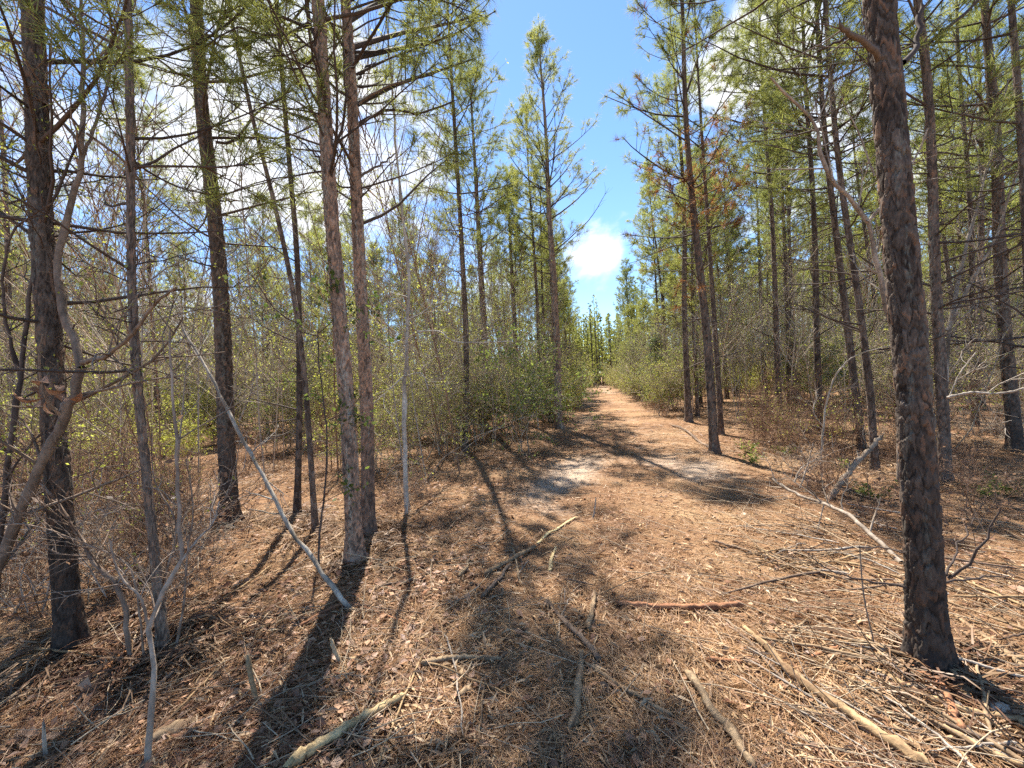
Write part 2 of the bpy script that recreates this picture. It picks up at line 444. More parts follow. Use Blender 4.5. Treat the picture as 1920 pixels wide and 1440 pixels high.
def needles(mb, Cn, D, rng, nn, ln, w, colr, browned=0.0):
    T = len(Cn)
    if T == 0:
        return
    C2 = np.repeat(Cn, nn, 0); D2 = np.repeat(D, nn, 0); N = len(C2)
    th = np.radians(rng.uniform(8, 88, N))[:, None]
    d = norm(D2 * np.cos(th) + perp(D2, rng) * np.sin(th))
    base = C2 - D2 * (rng.random((N, 1)) * .13)
    L = ln * rng.uniform(.65, 1.15, (N, 1))
    side = norm(np.cross(d, rng.normal(size=(N, 3)))) * w * .5
    tip = base + d * L; tip[:, 2] -= .12 * L[:, 0]
    V = np.stack([base + side, base - side, tip], 1).reshape(-1, 3)
    tv = np.repeat(rng.random((T, 1)), nn, 0); nv = rng.random((N, 1))
    c = np.array(colr[0]) + (np.array(colr[1]) - np.array(colr[0])) * (.6 * tv + .4 * nv)
    if browned:
        bm = np.repeat(rng.random((T, 1)) < browned * (.3 + 2.6 * sstep(6.6, 4.6, Cn[:, 2:3])), nn, 0)
        c = np.where(bm, np.array([.20, .075, .02]) * (.6 + .7 * nv), c)
    mb.add(V, np.arange(3 * N).reshape(N, 3), np.repeat(c, 3, 0))

GREEN = ((.17, .195, .04), (.40, .41, .105))
def pine_crown(rng, axisf, H, cb, r, Lmax, nb, ntw, nn, w, dead_n, dead_lo, parent, colr=GREEN, browned=0.0, ln=.19, kid_names=('branchwork', 'crown'), upsweep=1.0, limbs=(), limb_live=(), hero=False):
    """axisf(z)-> xy of the trunk axis at height z (local)"""
    bw, fo = MB(), MB()
    t = np.sort(rng.random(nb)); z = cb + (H * .985 - cb) * t
    z = z + rng.normal(0, .05, nb); t = np.clip((z - cb) / (H - cb), 0, 1)
    az = np.arange(nb) * 2.39996 + rng.normal(0, .5, nb)
    L = (Lmax * (1 - t) ** .75 * (.55 + .45 * sstep(0, .25, t)) + .28) * rng.uniform(.55, 1.15, nb)
    el = np.radians((14 + 42 * t + rng.normal(0, 9, nb)) * upsweep)
    D = np.stack([np.cos(az) * np.cos(el), np.sin(az) * np.cos(el), np.sin(el)], -1)
    ax = axisf(z); S = np.stack([ax[:, 0], ax[:, 1], z], -1)
    P = walk(S, D, L, 7, .07, .07, rng)
    if len(limb_live):
        P = np.concatenate([P, np.array(limb_live)]); L = np.concatenate([L, np.linalg.norm(P[nb:, -1] - P[nb:, 0], axis=1)])
    B = len(P)
    rb = np.clip(.011 * L, .006, .03)
    bc = np.array([.085, .063, .05])
    bw.tubes(P, rb[:, None] * np.linspace(1, .3, 7)[None], 4, np.repeat(bc[None], B, 0) * rng.uniform(.7, 1.4, (B, 1)))
    # the leader
    tips_c = [P[:, -1]]; tips_d = [norm(P[:, -1] - P[:, -2])]
    bi = np.repeat(np.arange(B), ntw); n2 = len(bi)
    s = rng.uniform(.28, .98, n2); fi = s * 6; i0 = np.minimum(fi.astype(int), 5); fr = (fi - i0)[:, None]
    S2 = P[bi, i0] * (1 - fr) + P[bi, i0 + 1] * fr
    bd = norm(P[bi, i0 + 1] - P[bi, i0]); sd_ = perp(bd, rng); sd_[:, 2] *= .6
    D2 = norm(bd * .75 + norm(sd_) * .75 + np.array([0, 0, .18]))
    L2 = (.16 + .42 * (1 - s) * L[bi]) * rng.uniform(.6, 1.2, n2) + .06
    P2 = walk(S2, D2, L2, 4, .09, .10, rng)
    bw.tubes(P2, np.clip(.012 * L2, .0035, .010)[:, None] * np.linspace(1, .5, 4)[None], 3, np.repeat((bc * 1.15)[None], n2, 0))
    d2 = norm(P2[:, 3] - P2[:, 2])
    tips_c += [P2[:, 3]]; tips_d += [d2]
    longm = L2 > .38
    tips_c += [P2[longm, 2]]; tips_d += [norm(d2[longm] + .9 * perp(d2[longm], rng))]
    zt = np.linspace(H * .90, H, 4); a2 = axisf(zt)
    tips_c += [np.stack([a2[:, 0], a2[:, 1], zt], -1)]; tips_d += [np.tile([0, 0, 1.], (4, 1))]
    needles(fo, np.concatenate(tips_c), np.concatenate(tips_d), rng, nn, ln, w, colr, browned)
    # dead branches under the crown: parts of their own on the trees one can pick out
    if dead_n:
        zd = rng.uniform(dead_lo, cb + .3, dead_n); az = rng.uniform(0, 2 * np.pi, dead_n)
        el = np.radians(rng.normal(12, 16, dead_n)); Ld = rng.uniform(.25, 1.0, dead_n) * min(1.5, Lmax * .75)
        D = np.stack([np.cos(az) * np.cos(el), np.sin(az) * np.cos(el), np.sin(el)], -1)
        ax = axisf(zd); S = np.stack([ax[:, 0], ax[:, 1], zd], -1)
        Pd = walk(S, D, Ld, 7, .03, .11, rng)
        for q in range(dead_n):
            mb = MB() if hero else bw
            mb.tubes(Pd[q:q + 1], np.clip(.011 * Ld[q], .005, .014) * np.linspace(1, .25, 7)[None], 4, (bc * 1.1)[None])
            s = rng.integers(2, 6, 4); S2 = Pd[q, s]; fd = norm(Pd[q, s + 1] - Pd[q, s])
            P2 = walk(S2, norm(fd + .9 * perp(fd, rng)), rng.uniform(.1, .45, 4) * Ld[q], 4, 0, .16, rng)
            mb.tubes(P2, np.full((4, 4), .0035) * np.linspace(1, .5, 4)[None], 3, np.repeat((bc * 1.2)[None], 4, 0))
            if hero: mb.build('dead_branch', M_BRANCH, parent)
    for (pts, r1, r2, cc) in limbs:
        mb = MB(); pl = crom(pts, 12); pl = pl + rng.normal(0, .006, pl.shape)
        rl = np.linspace(r1, r2, 12); rl[-1] *= .15; mb.tubes(pl[None], rl[None], 7, np.array(cc)[None])
        bi = rng.integers(4, 11, 5); Dd = norm(norm(pl[bi] - pl[bi - 1]) + 1.0 * perp(norm(pl[bi] - pl[bi - 1]), rng))
        P2 = walk(pl[bi], Dd, rng.uniform(.1, .4, 5), 5, .02, .15, rng)
        mb.tubes(P2, np.full((5, 5), min(r2 * .6, .004)) * np.linspace(1, .4, 5)[None], 4, np.repeat(np.array(cc)[None], 5, 0))
        mb.build('limb', M_BRANCH, parent)
    out = [bw.build(kid_names[0], M_BRANCH, parent), fo.build(kid_names[1], M_NEEDLE, parent, smooth=False)]
    for o_ in out: o_['kind'] = 'stuff'
    return out

def hero_pine(name, px, wpx, H, cb, label, seed, k=64, fine=0, dz=.008, Lmax=2.0, nb=48, ntw=8, nn=30, w=.006, dead=16, dead_lo=1.0,
              tone=1.0, char=0.0, warm=0.0, colr=GREEN, browned=0.0, limbs=(), live=(), group=None, cw=.038, upsweep=1.0, cat='pine tree', base=None):
    rng = np.random.default_rng(seed)
    b = gp(*px[0]) if base is None else np.array([base[0], base[1], float(gz(base[0], base[1]))])
    Y = b[1]
    if base is None:
        P = np.array([b] + [wp(x, y, Y) for x, y in px[1:]])
        top = P[-1]; d = (P[-1] - P[-2]) / max(P[-1, 2] - P[-2, 2], .01)
        if top[2] - b[2] < H:
            rem = H - (top[2] - b[2]); P = np.vstack([P, top + np.array([d[0] * rem * .35, 0, rem * .5]), top + np.array([d[0] * rem * .5, 0, rem])])
        r = .44 * wpx * Y / F_PX / math.sqrt(1 + ((px[0][0] - 960) / F_PX) ** 2)
    else:
        P = np.array([b, b + np.array([rng.normal(0, .08), rng.normal(0, .08), H * .5]), b + np.array([rng.normal(0, .2), rng.normal(0, .2), H])]); r = wpx
    L = P - b
    H = L[-1, 2]
    zt = np.linspace(0, H, 40)
    cl = crom(L, 60); o = np.argsort(cl[:, 2])
    C = np.stack([np.interp(zt, cl[o, 2], cl[o, 0]), np.interp(zt, cl[o, 2], cl[o, 1]) + .04 * np.sin(zt * .9 + seed) * zt / (zt + 2), zt], -1)
    root = empty(name, b)
    axf = lambda z: np.stack([np.interp(z, zt, C[:, 0]), np.interp(z, zt, C[:, 1])], -1)
    trunk_mesh('trunk', M_BARK if fine else M_BARKMID, C, zt, r, H, k if fine else 12, fine, dz, seed, bool(fine), root, tone, char, warm, cw)
    lm = []
    for (pts, r1, r2, cc, dep) in limbs:
        n = len(pts); lm.append(([wp(x, y, Y + dep * j / (n - 1)) - b for j, (x, y) in enumerate(pts)], r1, r2, cc))
    lv = [crom([wp(x, y, Y + dep * j / (len(pts) - 1)) - b for j, (x, y) in enumerate(pts)], 7) for (pts, dep) in live]
    pine_crown(rng, axf, H, cb, r, Lmax, nb, ntw, nn, w, dead, dead_lo, root, colr, browned, limbs=lm, limb_live=lv, upsweep=upsweep, hero=True)
    tag(root, label, cat, group)
    HERO_XY.append((b[0], b[1]))
    return root
HERO_XY = []
YGH = ((.19, .21, .038), (.43, .43, .105))
GREY, DARKB = (.17, .14, .115), (.075, .055, .045)

# ------------------------------------------------------------------ the pines one can pick out
hero_pine('pine_tree', [(135, 1213), (112, 900), (97, 700), (66, 330), (52, 0)], 55, 12.5, 3.0,
          'thick dark pine at the far left with a blackened base', 11, k=84, fine=4.2, dz=.011, char=.6, dead=22, dead_lo=1.9, tone=.85)
hero_pine('pine_tree', [(432, 980), (420, 720), (412, 560), (400, 390), (381, 200), (371, 0)], 37, 12.5, 3.7,
          'dark pine right of the leaning pale dead sapling\'s tip, bending slightly left going up', 12, k=52, fine=6.2, dz=.016, char=.5, dead=16, dead_lo=3.0, tone=.85,
          limbs=[([(404, 268), (440, 264), (470, 225), (505, 195), (560, 165)], .018, .006, DARKB, .3), ([(404, 335), (426, 326)], .012, .009, DARKB, 0), ([(408, 376), (448, 377)], .012, .008, DARKB, -.1)],
          live=[([(378, 60), (430, 90), (520, 60), (600, 80)], 1.0), ([(385, 130), (320, 90), (250, 100)], -.5)])
hero_pine('pine_tree', [(666, 1050), (652, 800), (644, 690), (630, 520), (617, 330), (604, 80), (598, 0)], 32, 12, 3.6,
          'nearer pine of the close pair left of the track, pinkish bark leaning left', 13, k=64, fine=5.2, dz=.0115, warm=.8, tone=1.8, dead=12, dead_lo=3.2,
          limbs=[([(618, 330), (590, 290), (552, 252)], .012, .006, DARKB, .2), ([(606, 150), (585, 60), (568, 0)], .014, .009, DARKB, -.2), ([(622, 300), (648, 200), (640, 60)], .012, .007, DARKB, -.2)],
          live=[([(600, 30), (520, 70), (450, 50), (380, 90)], -.6), ([(602, 90), (560, 130), (480, 110)], .6)])
hero_pine('pine_tree', [(690, 1004), (688, 800), (682, 640), (672, 420), (664, 240), (655, 90), (648, 0)], 27, 12, 3.2,
          'straight pine standing just behind the leaning one in the close pair', 14, k=54, fine=5.6, dz=.014, warm=.9, tone=1.8, dead=10, dead_lo=3.0, char=.5,
          limbs=[([(676, 330), (720, 305), (745, 285)], .014, .006, GREY, .1), ([(672, 195), (720, 165), (772, 150)], .014, .007, (.2, .16, .13), -.2), ([(672, 230), (730, 205), (790, 212), (860, 185)], .016, .008, DARKB, .3), ([(672, 148), (690, 125), (705, 118)], .012, .009, DARKB, .2)],
          live=[([(668, 140), (740, 105), (800, 85), (850, 60)], .5), ([(650, 20), (760, -10), (840, 40), (890, 80)], .4), ([(650, -20), (730, -40), (850, 10), (905, 30)], .2), ([(648, -60), (760, -120), (860, -110), (940, -140)], 1.2), ([(648, -110), (780, -200), (900, -260)], 1.6), ([(648, -160), (740, -300), (800, -380)], 1.8), ([(648, -220), (800, -330), (960, -380)], 1.0), ([(648, -40), (720, -80), (820, -60), (880, -30)], 1.4), ([(660, 200), (740, 160), (830, 130), (890, 110)], 2.4), ([(655, 90), (760, 60), (860, 40), (910, 20)], 2.6), ([(652, 40), (720, 0), (800, -30), (880, -60)], 2.2), ([(655, 110), (750, 90), (840, 70), (930, 20)], 3.0), ([(650, 0), (760, -50), (880, -60), (980, -80)], 2.8), ([(676, 420), (740, 390), (800, 330), (850, 290)], .8), ([(660, 60), (720, 30), (780, 60), (800, 110)], -.3)])  # boughs far out over the track and above the view added to shade the foreground
hero_pine('pine_tree', [(1048, 803), (1043, 640), (1038, 520), (1030, 400), (1022, 230), (1008, 55)], 16.5, 11.8, 5.0,
          'tall slim pine at the left edge of the track, its whole crown against blue sky', 15, k=30, fine=6.0, dz=.036, Lmax=2.3, nb=58, ntw=7, nn=29, w=.0082, dead=14, dead_lo=2.5, tone=1.7, warm=.4, upsweep=1.15,
          colr=((.23, .24, .045), (.50, .49, .125)), cw=.06,
          limbs=[([(1041, 470), (1075, 440), (1110, 405), (1142, 352)], .02, .006, DARKB, .3), ([(1040, 460), (1015, 430), (1000, 405)], .014, .006, DARKB, -.2)])
P6 = hero_pine('pine_tree', [(1340, 850), (1326, 650), (1312, 500), (1298, 360), (1285, 200), (1279, 40)], 19, 11.0, 4.0,
          'pine right of the track with browned needles among its lower branches', 16, k=32, fine=5.2, dz=.03, Lmax=2.1, nb=56, ntw=7, nn=29, w=.0082, dead=22, dead_lo=1.5, browned=.2, tone=.95, cw=.055, upsweep=1.15)
def brown_clumps(root, Y, spots, seed):
    rng2 = np.random.default_rng(seed); b = np.array(root.location)
    for (px, py, sp, n_) in spots:
        c = wp(px, py, Y) - b; mb = MB(); C_ = c + rng2.normal(0, sp, (n_, 3)); D_ = norm(rng2.normal(size=(n_, 3)) + np.array([0, 0, .5]))
        P_ = np.stack([C_ - D_ * .35 + np.array([0, 0, -.1]), C_ - D_ * .15, C_], 1)
        mb.tubes(P_, np.full((n_, 3), .004), 3, np.tile([[.09, .06, .045]], (n_, 1)))
        needles(mb, C_, D_, rng2, 30, .17, .007, ((.16, .065, .022), (.36, .17, .06))); mb.build('dead_needle_clump', M_NEEDLE, root, False)['label'] = 'clump of rusty brown dead needles'
brown_clumps(bpy.data.objects[P6.name], P6.location[1] - .3, [(1335, 300, .28, 24), (1350, 365, .22, 16), (1300, 400, .2, 12), (1290, 545, .14, 9), (1222, 322, .10, 6), (1320, 250, .22, 14)], 9)
hero_pine('pine_tree', [(1291, 790), (1284, 600), (1283, 420), (1274, 250), (1262, 100), (1255, 0)], 14, 12.5, 4.6,
          'slim dark pine just behind the browned one beside the track', 17, Lmax=1.9, nb=50, nn=27, w=.0082, dead=20, dead_lo=1.5, browned=.06, upsweep=1.15)
hero_pine('pine_tree', [(1352, 815), (1343, 640), (1330, 460), (1318, 300), (1308, 100)], 12, 11.5, 5, 'thin pine half hidden behind the browned pine\'s base', 18, nb=40, dead=16)
hero_pine('pine_tree', [(1462, 795), (1458, 660), (1450, 480), (1440, 300), (1432, 180)], 14, 12.2, 6.0,
          'straight slender pine, first trunk right of the browned pine', 19, nb=62, nn=27, w=.0082, dead=22, dead_lo=2, Lmax=2.1, tone=.8)
hero_pine('pine_tree', [(1540, 815), (1532, 650), (1527, 480), (1519, 270), (1512, 150)], 16, 12.5, 6.0,
          'slender pine behind the arching dead white sapling', 20, nb=62, nn=27, w=.0082, dead=24, dead_lo=2, Lmax=2.2)
hero_pine('pine_tree', [(1617, 845), (1602, 720), (1578, 540), (1557, 350), (1545, 200)], 19, 12, 4.6,
          'left one of two dark pines leaning together by the propped broken log', 21, nb=62, nn=27, w=.0082, dead=22, dead_lo=1.6, Lmax=2.1, char=.6)
hero_pine('pine_tree', [(1641, 884), (1629, 730), (1605, 540), (1581, 360), (1565, 200)], 18, 11.5, 4.4,
          'right one of two dark pines leaning together by the propped broken log', 22, nb=60, nn=27, w=.0082, dead=18, dead_lo=1.6, Lmax=2.0, char=.6)
hero_pine('pine_tree', [(1741, 1236), (1722, 960), (1705, 700), (1690, 500), (1672, 240), (1655, 0)], 78, 13, 6.0,
          'largest pine, thick plated bark trunk close by at the right', 23, k=140, fine=3.8, dz=.0068, char=.55, dead=6, dead_lo=2.4, tone=.78, Lmax=2.2, cw=.048,
          limbs=[([(1668, 120), (1634, 92), (1600, 64), (1567, 45)], .017, .010, (.15, .115, .09), -.15), ([(1650, 75), (1610, 72), (1565, 80), (1520, 100)], .011, .005, DARKB, .3),
                 ([(1775, 1085), (1812, 1058), (1850, 1010), (1885, 950)], .008, .003, DARKB, -.1), ([(1775, 1075), (1800, 1020), (1830, 960)], .006, .002, DARKB, .2), ([(1775, 1092), (1850, 1080), (1920, 1090)], .006, .002, DARKB, .2),
                 ([(1700, 1100), (1640, 1092), (1560, 1070), (1500, 1030)], .006, .002, DARKB, .2), ([(1700, 1040), (1660, 1030), (1610, 1030)], .005, .002, DARKB, .2),
                 ([(1690, 120), (1715, 90), (1728, 0)], .014, .01, DARKB, .1)])
hero_pine('pine_tree', [(1772, 905), (1766, 740), (1757, 520), (1750, 300), (1735, 130), (1716, 0)], 26, 12.5, 3.8,
          'pine standing close behind the largest trunk, on its right', 24, k=40, fine=5.8, dz=.022, dead=24, dead_lo=1.8)
hero_pine('pine_tree', [(1905, 846), (1893, 700), (1878, 500), (1866, 300), (1850, 100), (1845, 0)], 33, 12, 3.6,
          'dark leaning pine near the right edge of the wood', 25, k=40, fine=5.8, dz=.022, dead=26, dead_lo=1.6, char=.5)
hero_pine('pine_tree', [(1828, 800), (1825, 690), (1820, 480), (1812, 300), (1800, 100)], 17, 12, 4.0, 'slim pine between the large trunk and the leaning one on the far right', 26, dead=22, nb=40)
hero_pine('pine_tree', [(1938, 900), (1928, 600), (1915, 350), (1905, 100), (1900, 0)], 24, 12, 3.6, 'pine cut by the right edge of the view', 27, dead=24, nb=40)
hero_pine('pine_tree', [(28, 905), (22, 700), (12, 480), (6, 300), (0, 150)], 20, 11, 3.6, 'narrow dark pine cut by the left edge of the view', 28, dead=20, nb=40)
hero_pine('pine_tree', [(306, 1212), (287, 980), (264, 740), (250, 540), (243, 300), (232, 0)], 18, 9.5, 2.8,
          'thin pine with mottled scaly bark and twigs round its foot', 29, k=34, fine=5.2, dz=.018, dead=18, dead_lo=1.6, tone=1.25, Lmax=1.3, nb=30, cw=.035)
hero_pine('pine_tree', [(557, 970), (562, 760), (556, 500), (543, 330), (527, 100)], 14, 10, 5.0, 'thin dark pine left of the close pair', 30, dead=18, nb=34, Lmax=1.5)
hero_pine('pine_tree', [(592, 998), (577, 790), (562, 640), (535, 480), (497, 310), (470, 200)], 12, 8.5, 4.9, 'thin curved pine sapling beside the foot of the leaning dead sapling', 31, dead=12, nb=22, Lmax=1.0)
hero_pine('pine_tree', [(906, 806), (908, 640), (900, 480), (890, 300), (880, 130)], 17, 11.6, 4.9, 'pine with a broad crown left of the sky gap, behind the yellow-green bush', 32, nb=60, ntw=7, nn=29, w=.010, dead=16, Lmax=2.2,
          colr=((.12, .15, .032), (.29, .31, .08)))
hero_pine('pine_tree', [(872, 846), (874, 640), (862, 400), (850, 200), (842, 60)], 13, 12.6, 4.8, 'thin-trunked tall pine just left of the broad-crowned pine', 34, nb=58, ntw=8, nn=34, w=.008, dead=14, Lmax=1.75, colr=YGH)
hero_pine('pine_tree', [(968, 790), (966, 640), (958, 480), (950, 320)], 13, 9.5, 4.4, 'shorter pine between the broad-crowned pine and the slim trackside pine', 33, nb=60, nn=32, w=.009, dead=14, Lmax=1.6)
# ------------------------------------------------------------------ background pines
def proto_pine(seed, H, cb, r, Lmax, nb, colr, nn=30, w=.0085, browned=0, lean=.12):
    rng = np.random.default_rng(seed); root = empty('pine_tree', (0, 0, 0))
    zt = np.linspace(0, H, 30); C = np.stack([lean * np.sin(zt * .5 + seed) * zt / H + rng.normal(0, .15) * zt / H, lean * np.cos(zt * .4 + seed) * zt / H, zt], -1); C[0, :2] = 0
    axf = lambda z: np.stack([np.interp(z, zt, C[:, 0]), np.interp(z, zt, C[:, 1])], -1)
    t = trunk_mesh('trunk', M_BARKMID, C, zt, r, H, 9, 0, 1, seed, False, root)
    KIDS[root.name] = [t] + pine_crown(rng, axf, H, cb, r, Lmax, int(nb * 1.5), 8, nn, w, 16, 1.2, root, colr, browned)
    return root
YG = ((.215, .235, .042), (.47, .47, .115)); DG = ((.15, .18, .04), (.36, .375, .095))
tall = [proto_pine(100 + j, *a) for j, a in enumerate([(12, 5.5, .095, 2.0, 44, DG), (12.5, 6.2, .10, 1.8, 42, GREEN), (11.5, 5.0, .085, 1.9, 46, YG), (12.2, 6.6, .08, 1.7, 38, YG), (11, 4.4, .09, 2.1, 46, DG)])]
young = [proto_pine(120 + j, *a) for j, a in enumerate([(8.2, 2.8, .065, 1.7, 42, YG), (7.2, 2.2, .06, 1.6, 40, YG), (9.2, 3.6, .07, 1.7, 42, GREEN), (6.4, 1.8, .05, 1.4, 36, YG)])]

rng = np.random.default_rng(5)
spots = []
def free(x, y, d, L):
    return all((x - a) ** 2 + (y - b) ** 2 > d * d for a, b in L)
def px_of(x, y):
    v = Vector((x, y, 1.2 - CAM_Z)); return 960 + F_PX * v.dot(r_v) / v.dot(f_v)
def scatter(n, ylo, yhi, keep, dmin, taken, fov=1.33, tries=60000, clear=True):
    out = []
    for _ in range(tries):
        if len(out) >= n: break
        y = ylo + (yhi - ylo) * rng.random() ** .62; x = rng.uniform(-fov, fov) * y
        if clear and y < 7.6 and 330 < px_of(x, y) < 750: continue
        if y < 13.2 and 975 < px_of(x, y) < 1115: continue
        if not keep(x, y) or not free(x, y, dmin, out) or not free(x, y, dmin, taken): continue
        out.append((x, y))
    return out
def keep_right(x, y):
    q = path_q(x, y); return q > 3.3
def keep_left(x, y):
    q = path_q(x, y); return q < -1.9
pr = scatter(131, 9.0, 46, keep_right, 1.45, HERO_XY)
pl_ = scatter(136, 9.5, 48, keep_left, 1.5, HERO_XY)
used = set()
def place(protos, j, x, y, sc, label, group, cat='pine tree', szf=1.0, tilt=.02):
    p = protos[j]; o = (x, y, float(gz(x, y)) - .03)
    rz = rng.uniform(0, 6.283); tl = (rng.normal(0, tilt), rng.normal(0, tilt))
    if p.name not in used:
        used.add(p.name); p.location = o; p.rotation_euler = (tl[0], tl[1], rz); p.scale = (sc, sc, sc * szf); c = p
    else:
        c = copy_tree(p, o, rz, sc, szf, tl)
    tag(c, label, cat, group)
    if group: PLACED.append((c, x, y, cat))
    return c
PLACED = []
for (x, y) in pr:
    yng = rng.random() < .34
    place(young if yng else tall, rng.integers(0, 4 if yng else 5), x, y, rng.uniform(.88, 1.1),
          'slender plantation pine in the dense stand right of the track', 'pines in the stand right of the track')
for (x, y) in pl_:
    q = path_q(x, y); edge = -15 < q
    if edge:
        place(tall if rng.random() < .7 else young, rng.integers(0, 4), x, y, rng.uniform(.82, 1.02), 'slender pine in the stand along the left side of the track', 'pines along the left side of the track')
    else:
        place(young if rng.random() < .6 else tall, rng.integers(0, 4), x, y, rng.uniform(.8, 1.1), 'shorter young pine in the open thicket far left of the track', 'young pines in the left thicket')

LEAFC = ((.29, .32, .045), (.57, .57, .11)); LEAFG = ((.10, .14, .025), (.24, .28, .06))
for y in (15.5, 18, 21, 24.5, 27, 31, 35, 40):
    place(tall, rng.integers(0, 4), PATH_K * y - 1.9 - rng.random() * .8, y, rng.uniform(.8, 1.0), 'pine', 'pines')
# far wood, one mass beyond the trees that can be told apart
fw_b, fw_n = MB(), MB()
for _ in range(850):
    y = 45 + 95 * rng.random() ** 1.3; x = rng.uniform(-1.35, 1.35) * y; q = path_q(x, y)
    if -1.8 < q < 3.2 and y < 54: continue
    h = rng.uniform(9, 12.5) if q > -9 else rng.uniform(7, 10.5); z0 = float(gz(x, y))
    b = np.array([x, y, z0]); top = b + np.array([rng.normal(0, .3), rng.normal(0, .3), h])
    fw_b.tubes(crom([b, top], 4)[None], np.array([[.10, .085, .06, .02]]), 4, np.array([[.12, .09, .075]]) * rng.uniform(.6, 1.5))
    T = 62; t = rng.random(T) ** .8; rad = (1.9 * (1 - t) ** .8 + .15) * np.sqrt(rng.random(T)); a = rng.uniform(0, 6.28, T)
    Cc = np.stack([x + rad * np.cos(a), y + rad * np.sin(a), z0 + h * .36 + h * .66 * t], -1)
    Dd = norm(np.stack([np.cos(a), np.sin(a), np.full(T, .9)], -1))
    needles(fw_n, Cc, Dd, rng, 4, .38, .15, YG if rng.random() < .6 else DG)
for _ in range(150):
    y = rng.uniform(54, 84); x = PATH_K * y + rng.uniform(-7, 8); z0 = float(gz(x, y)); h = rng.uniform(5, 13.5)
    fw_b.tubes(crom([(x, y, z0), (x, y, z0 + h)], 4)[None], np.array([[.09, .08, .05, .02]]), 4, np.array([[.14, .105, .085]]))
    T = 80; t = .12 + .88 * rng.random(T); rad = 1.7 * np.sqrt(rng.random(T)) * (1.1 - t); a = rng.uniform(0, 6.28, T)
    needles(fw_n, np.stack([x + rad * np.cos(a), y + rad * np.sin(a), z0 + .3 + h * t], -1), norm(np.stack([np.cos(a), np.sin(a), np.full(T, .9)], -1)), rng, 4, .38, .15, YG)
for _ in range(1150):
    y = 34 + 60 * rng.random(); x = rng.uniform(-1.35, 1.35) * y; q = path_q(x, y)
    if -2.0 < q < 3.4 and y < 54: continue
    z0 = float(gz(x, y)); a = rng.uniform(0, 6.28, 7); h = rng.uniform(1.2, 3.6, 7)
    P = walk(np.tile([x, y, z0], (7, 1)) + rng.normal(0, .4, (7, 3)) * np.array([1, 1, 0]), norm(np.stack([np.cos(a) * .4, np.sin(a) * .4, np.ones(7)], -1)), h, 4, .02, .15, rng)
    fw_b.tubes(P, np.full((7, 4), .02) * np.linspace(1, .5, 4)[None], 3, np.array([.14, .10, .07]) + np.array([.2, .17, .13]) * rng.random((7, 1)))
    T = 8; needles(fw_n, P[rng.integers(0, 7, T), rng.integers(1, 4, T)] + rng.normal(0, .25, (T, 3)), norm(rng.normal(size=(T, 3))), rng, 4, .2, .10, LEAFC if rng.random() < .5 else LEAFG)
fb = fw_b.build('far_wood', M_BRANCH); tag(fb, 'distant mass of pine trunks and foliage at the end of the track', 'woodland', kind='stuff')
fn = fw_n.build('foliage', M_NEEDLE, fb, smooth=False)

# ------------------------------------------------------------------ hardwood brush
def grow(rng, S, D, L, r, level, out, leaves, spec):
    n = 6; d = np.array(D, float); P = [np.array(S, float)]
    for j in range(n - 1):
        P.append(P[-1] + d * L / (n - 1))
        d = d + rng.normal(0, spec['wob'], 3); d[2] += spec['up']; d /= np.linalg.norm(d)
    P = np.array(P); out[min(level, 2)].append((P, r))
    if level < spec['depth']:
        nc = rng.integers(*spec['kids'][level])
        for _ in range(nc):
            s = rng.uniform(.25 if level == 0 else .15, 1.0); i = min(int(s * (n - 1)), n - 2)
            bd = norm(P[i + 1] - P[i]); pd = norm(np.cross(bd, rng.normal(size=3)))
            nd = norm(bd * rng.uniform(.4, .9) + pd * rng.uniform(.5, 1.0) + np.array([0, 0, spec['lift']]))
            grow(rng, P[i] + (P[i + 1] - P[i]) * (s * (n - 1) - i), nd, L * rng.uniform(.28, .6) * (1.1 - .45 * s), r * rng.uniform(.4, .6), level + 1, out, leaves, spec)
    if level >= spec['leafy']:
        m_ = rng.poisson(spec['leaf'])
        for _ in range(m_):
            i = rng.integers(1, n); leaves.append((P[i] + rng.normal(0, .012, 3), norm(P[i] - P[i - 1])))

def leaf_mesh(mb, leaves, rng, size, cols):
    if not leaves: return
    C = np.array([a for a, _ in leaves]); D = np.array([b for _, b in leaves]); N = len(C)
    d = norm(D * .5 + perp(D, rng)); sdv = norm(np.cross(d, rng.normal(size=(N, 3)))); L = size * rng.uniform(.5, 1.3, (N, 1)); W = L * .3
    V = np.stack([C, C + d * L * .5 + sdv * W, C + d * L, C + d * L * .5 - sdv * W], 1).reshape(-1, 3)
    t = rng.random((N, 1)); c = np.array(cols[0]) + (np.array(cols[1]) - np.array(cols[0])) * t
    mb.add(V, np.arange(4 * N).reshape(N, 4), np.repeat(c, 4, 0))

def brush_mesh(mb, out, rng, cols, tone=1.0):
    for lv, k in ((0, 6), (1, 4), (2, 3)):
        if not out[lv]: continue
        P = np.array([p for p, _ in out[lv]]); P = P[:, [0, 2, 3, 5]] if lv == 2 else P; rr = np.array([r for _, r in out[lv]])
        t = rng.random((len(P), 1)); c = (np.array(cols[0]) + (np.array(cols[1]) - np.array(cols[0])) * t) * tone
        mb.tubes(P, np.maximum(rr, .0022)[:, None] * np.linspace(1, .45, P.shape[1])[None], k, c)

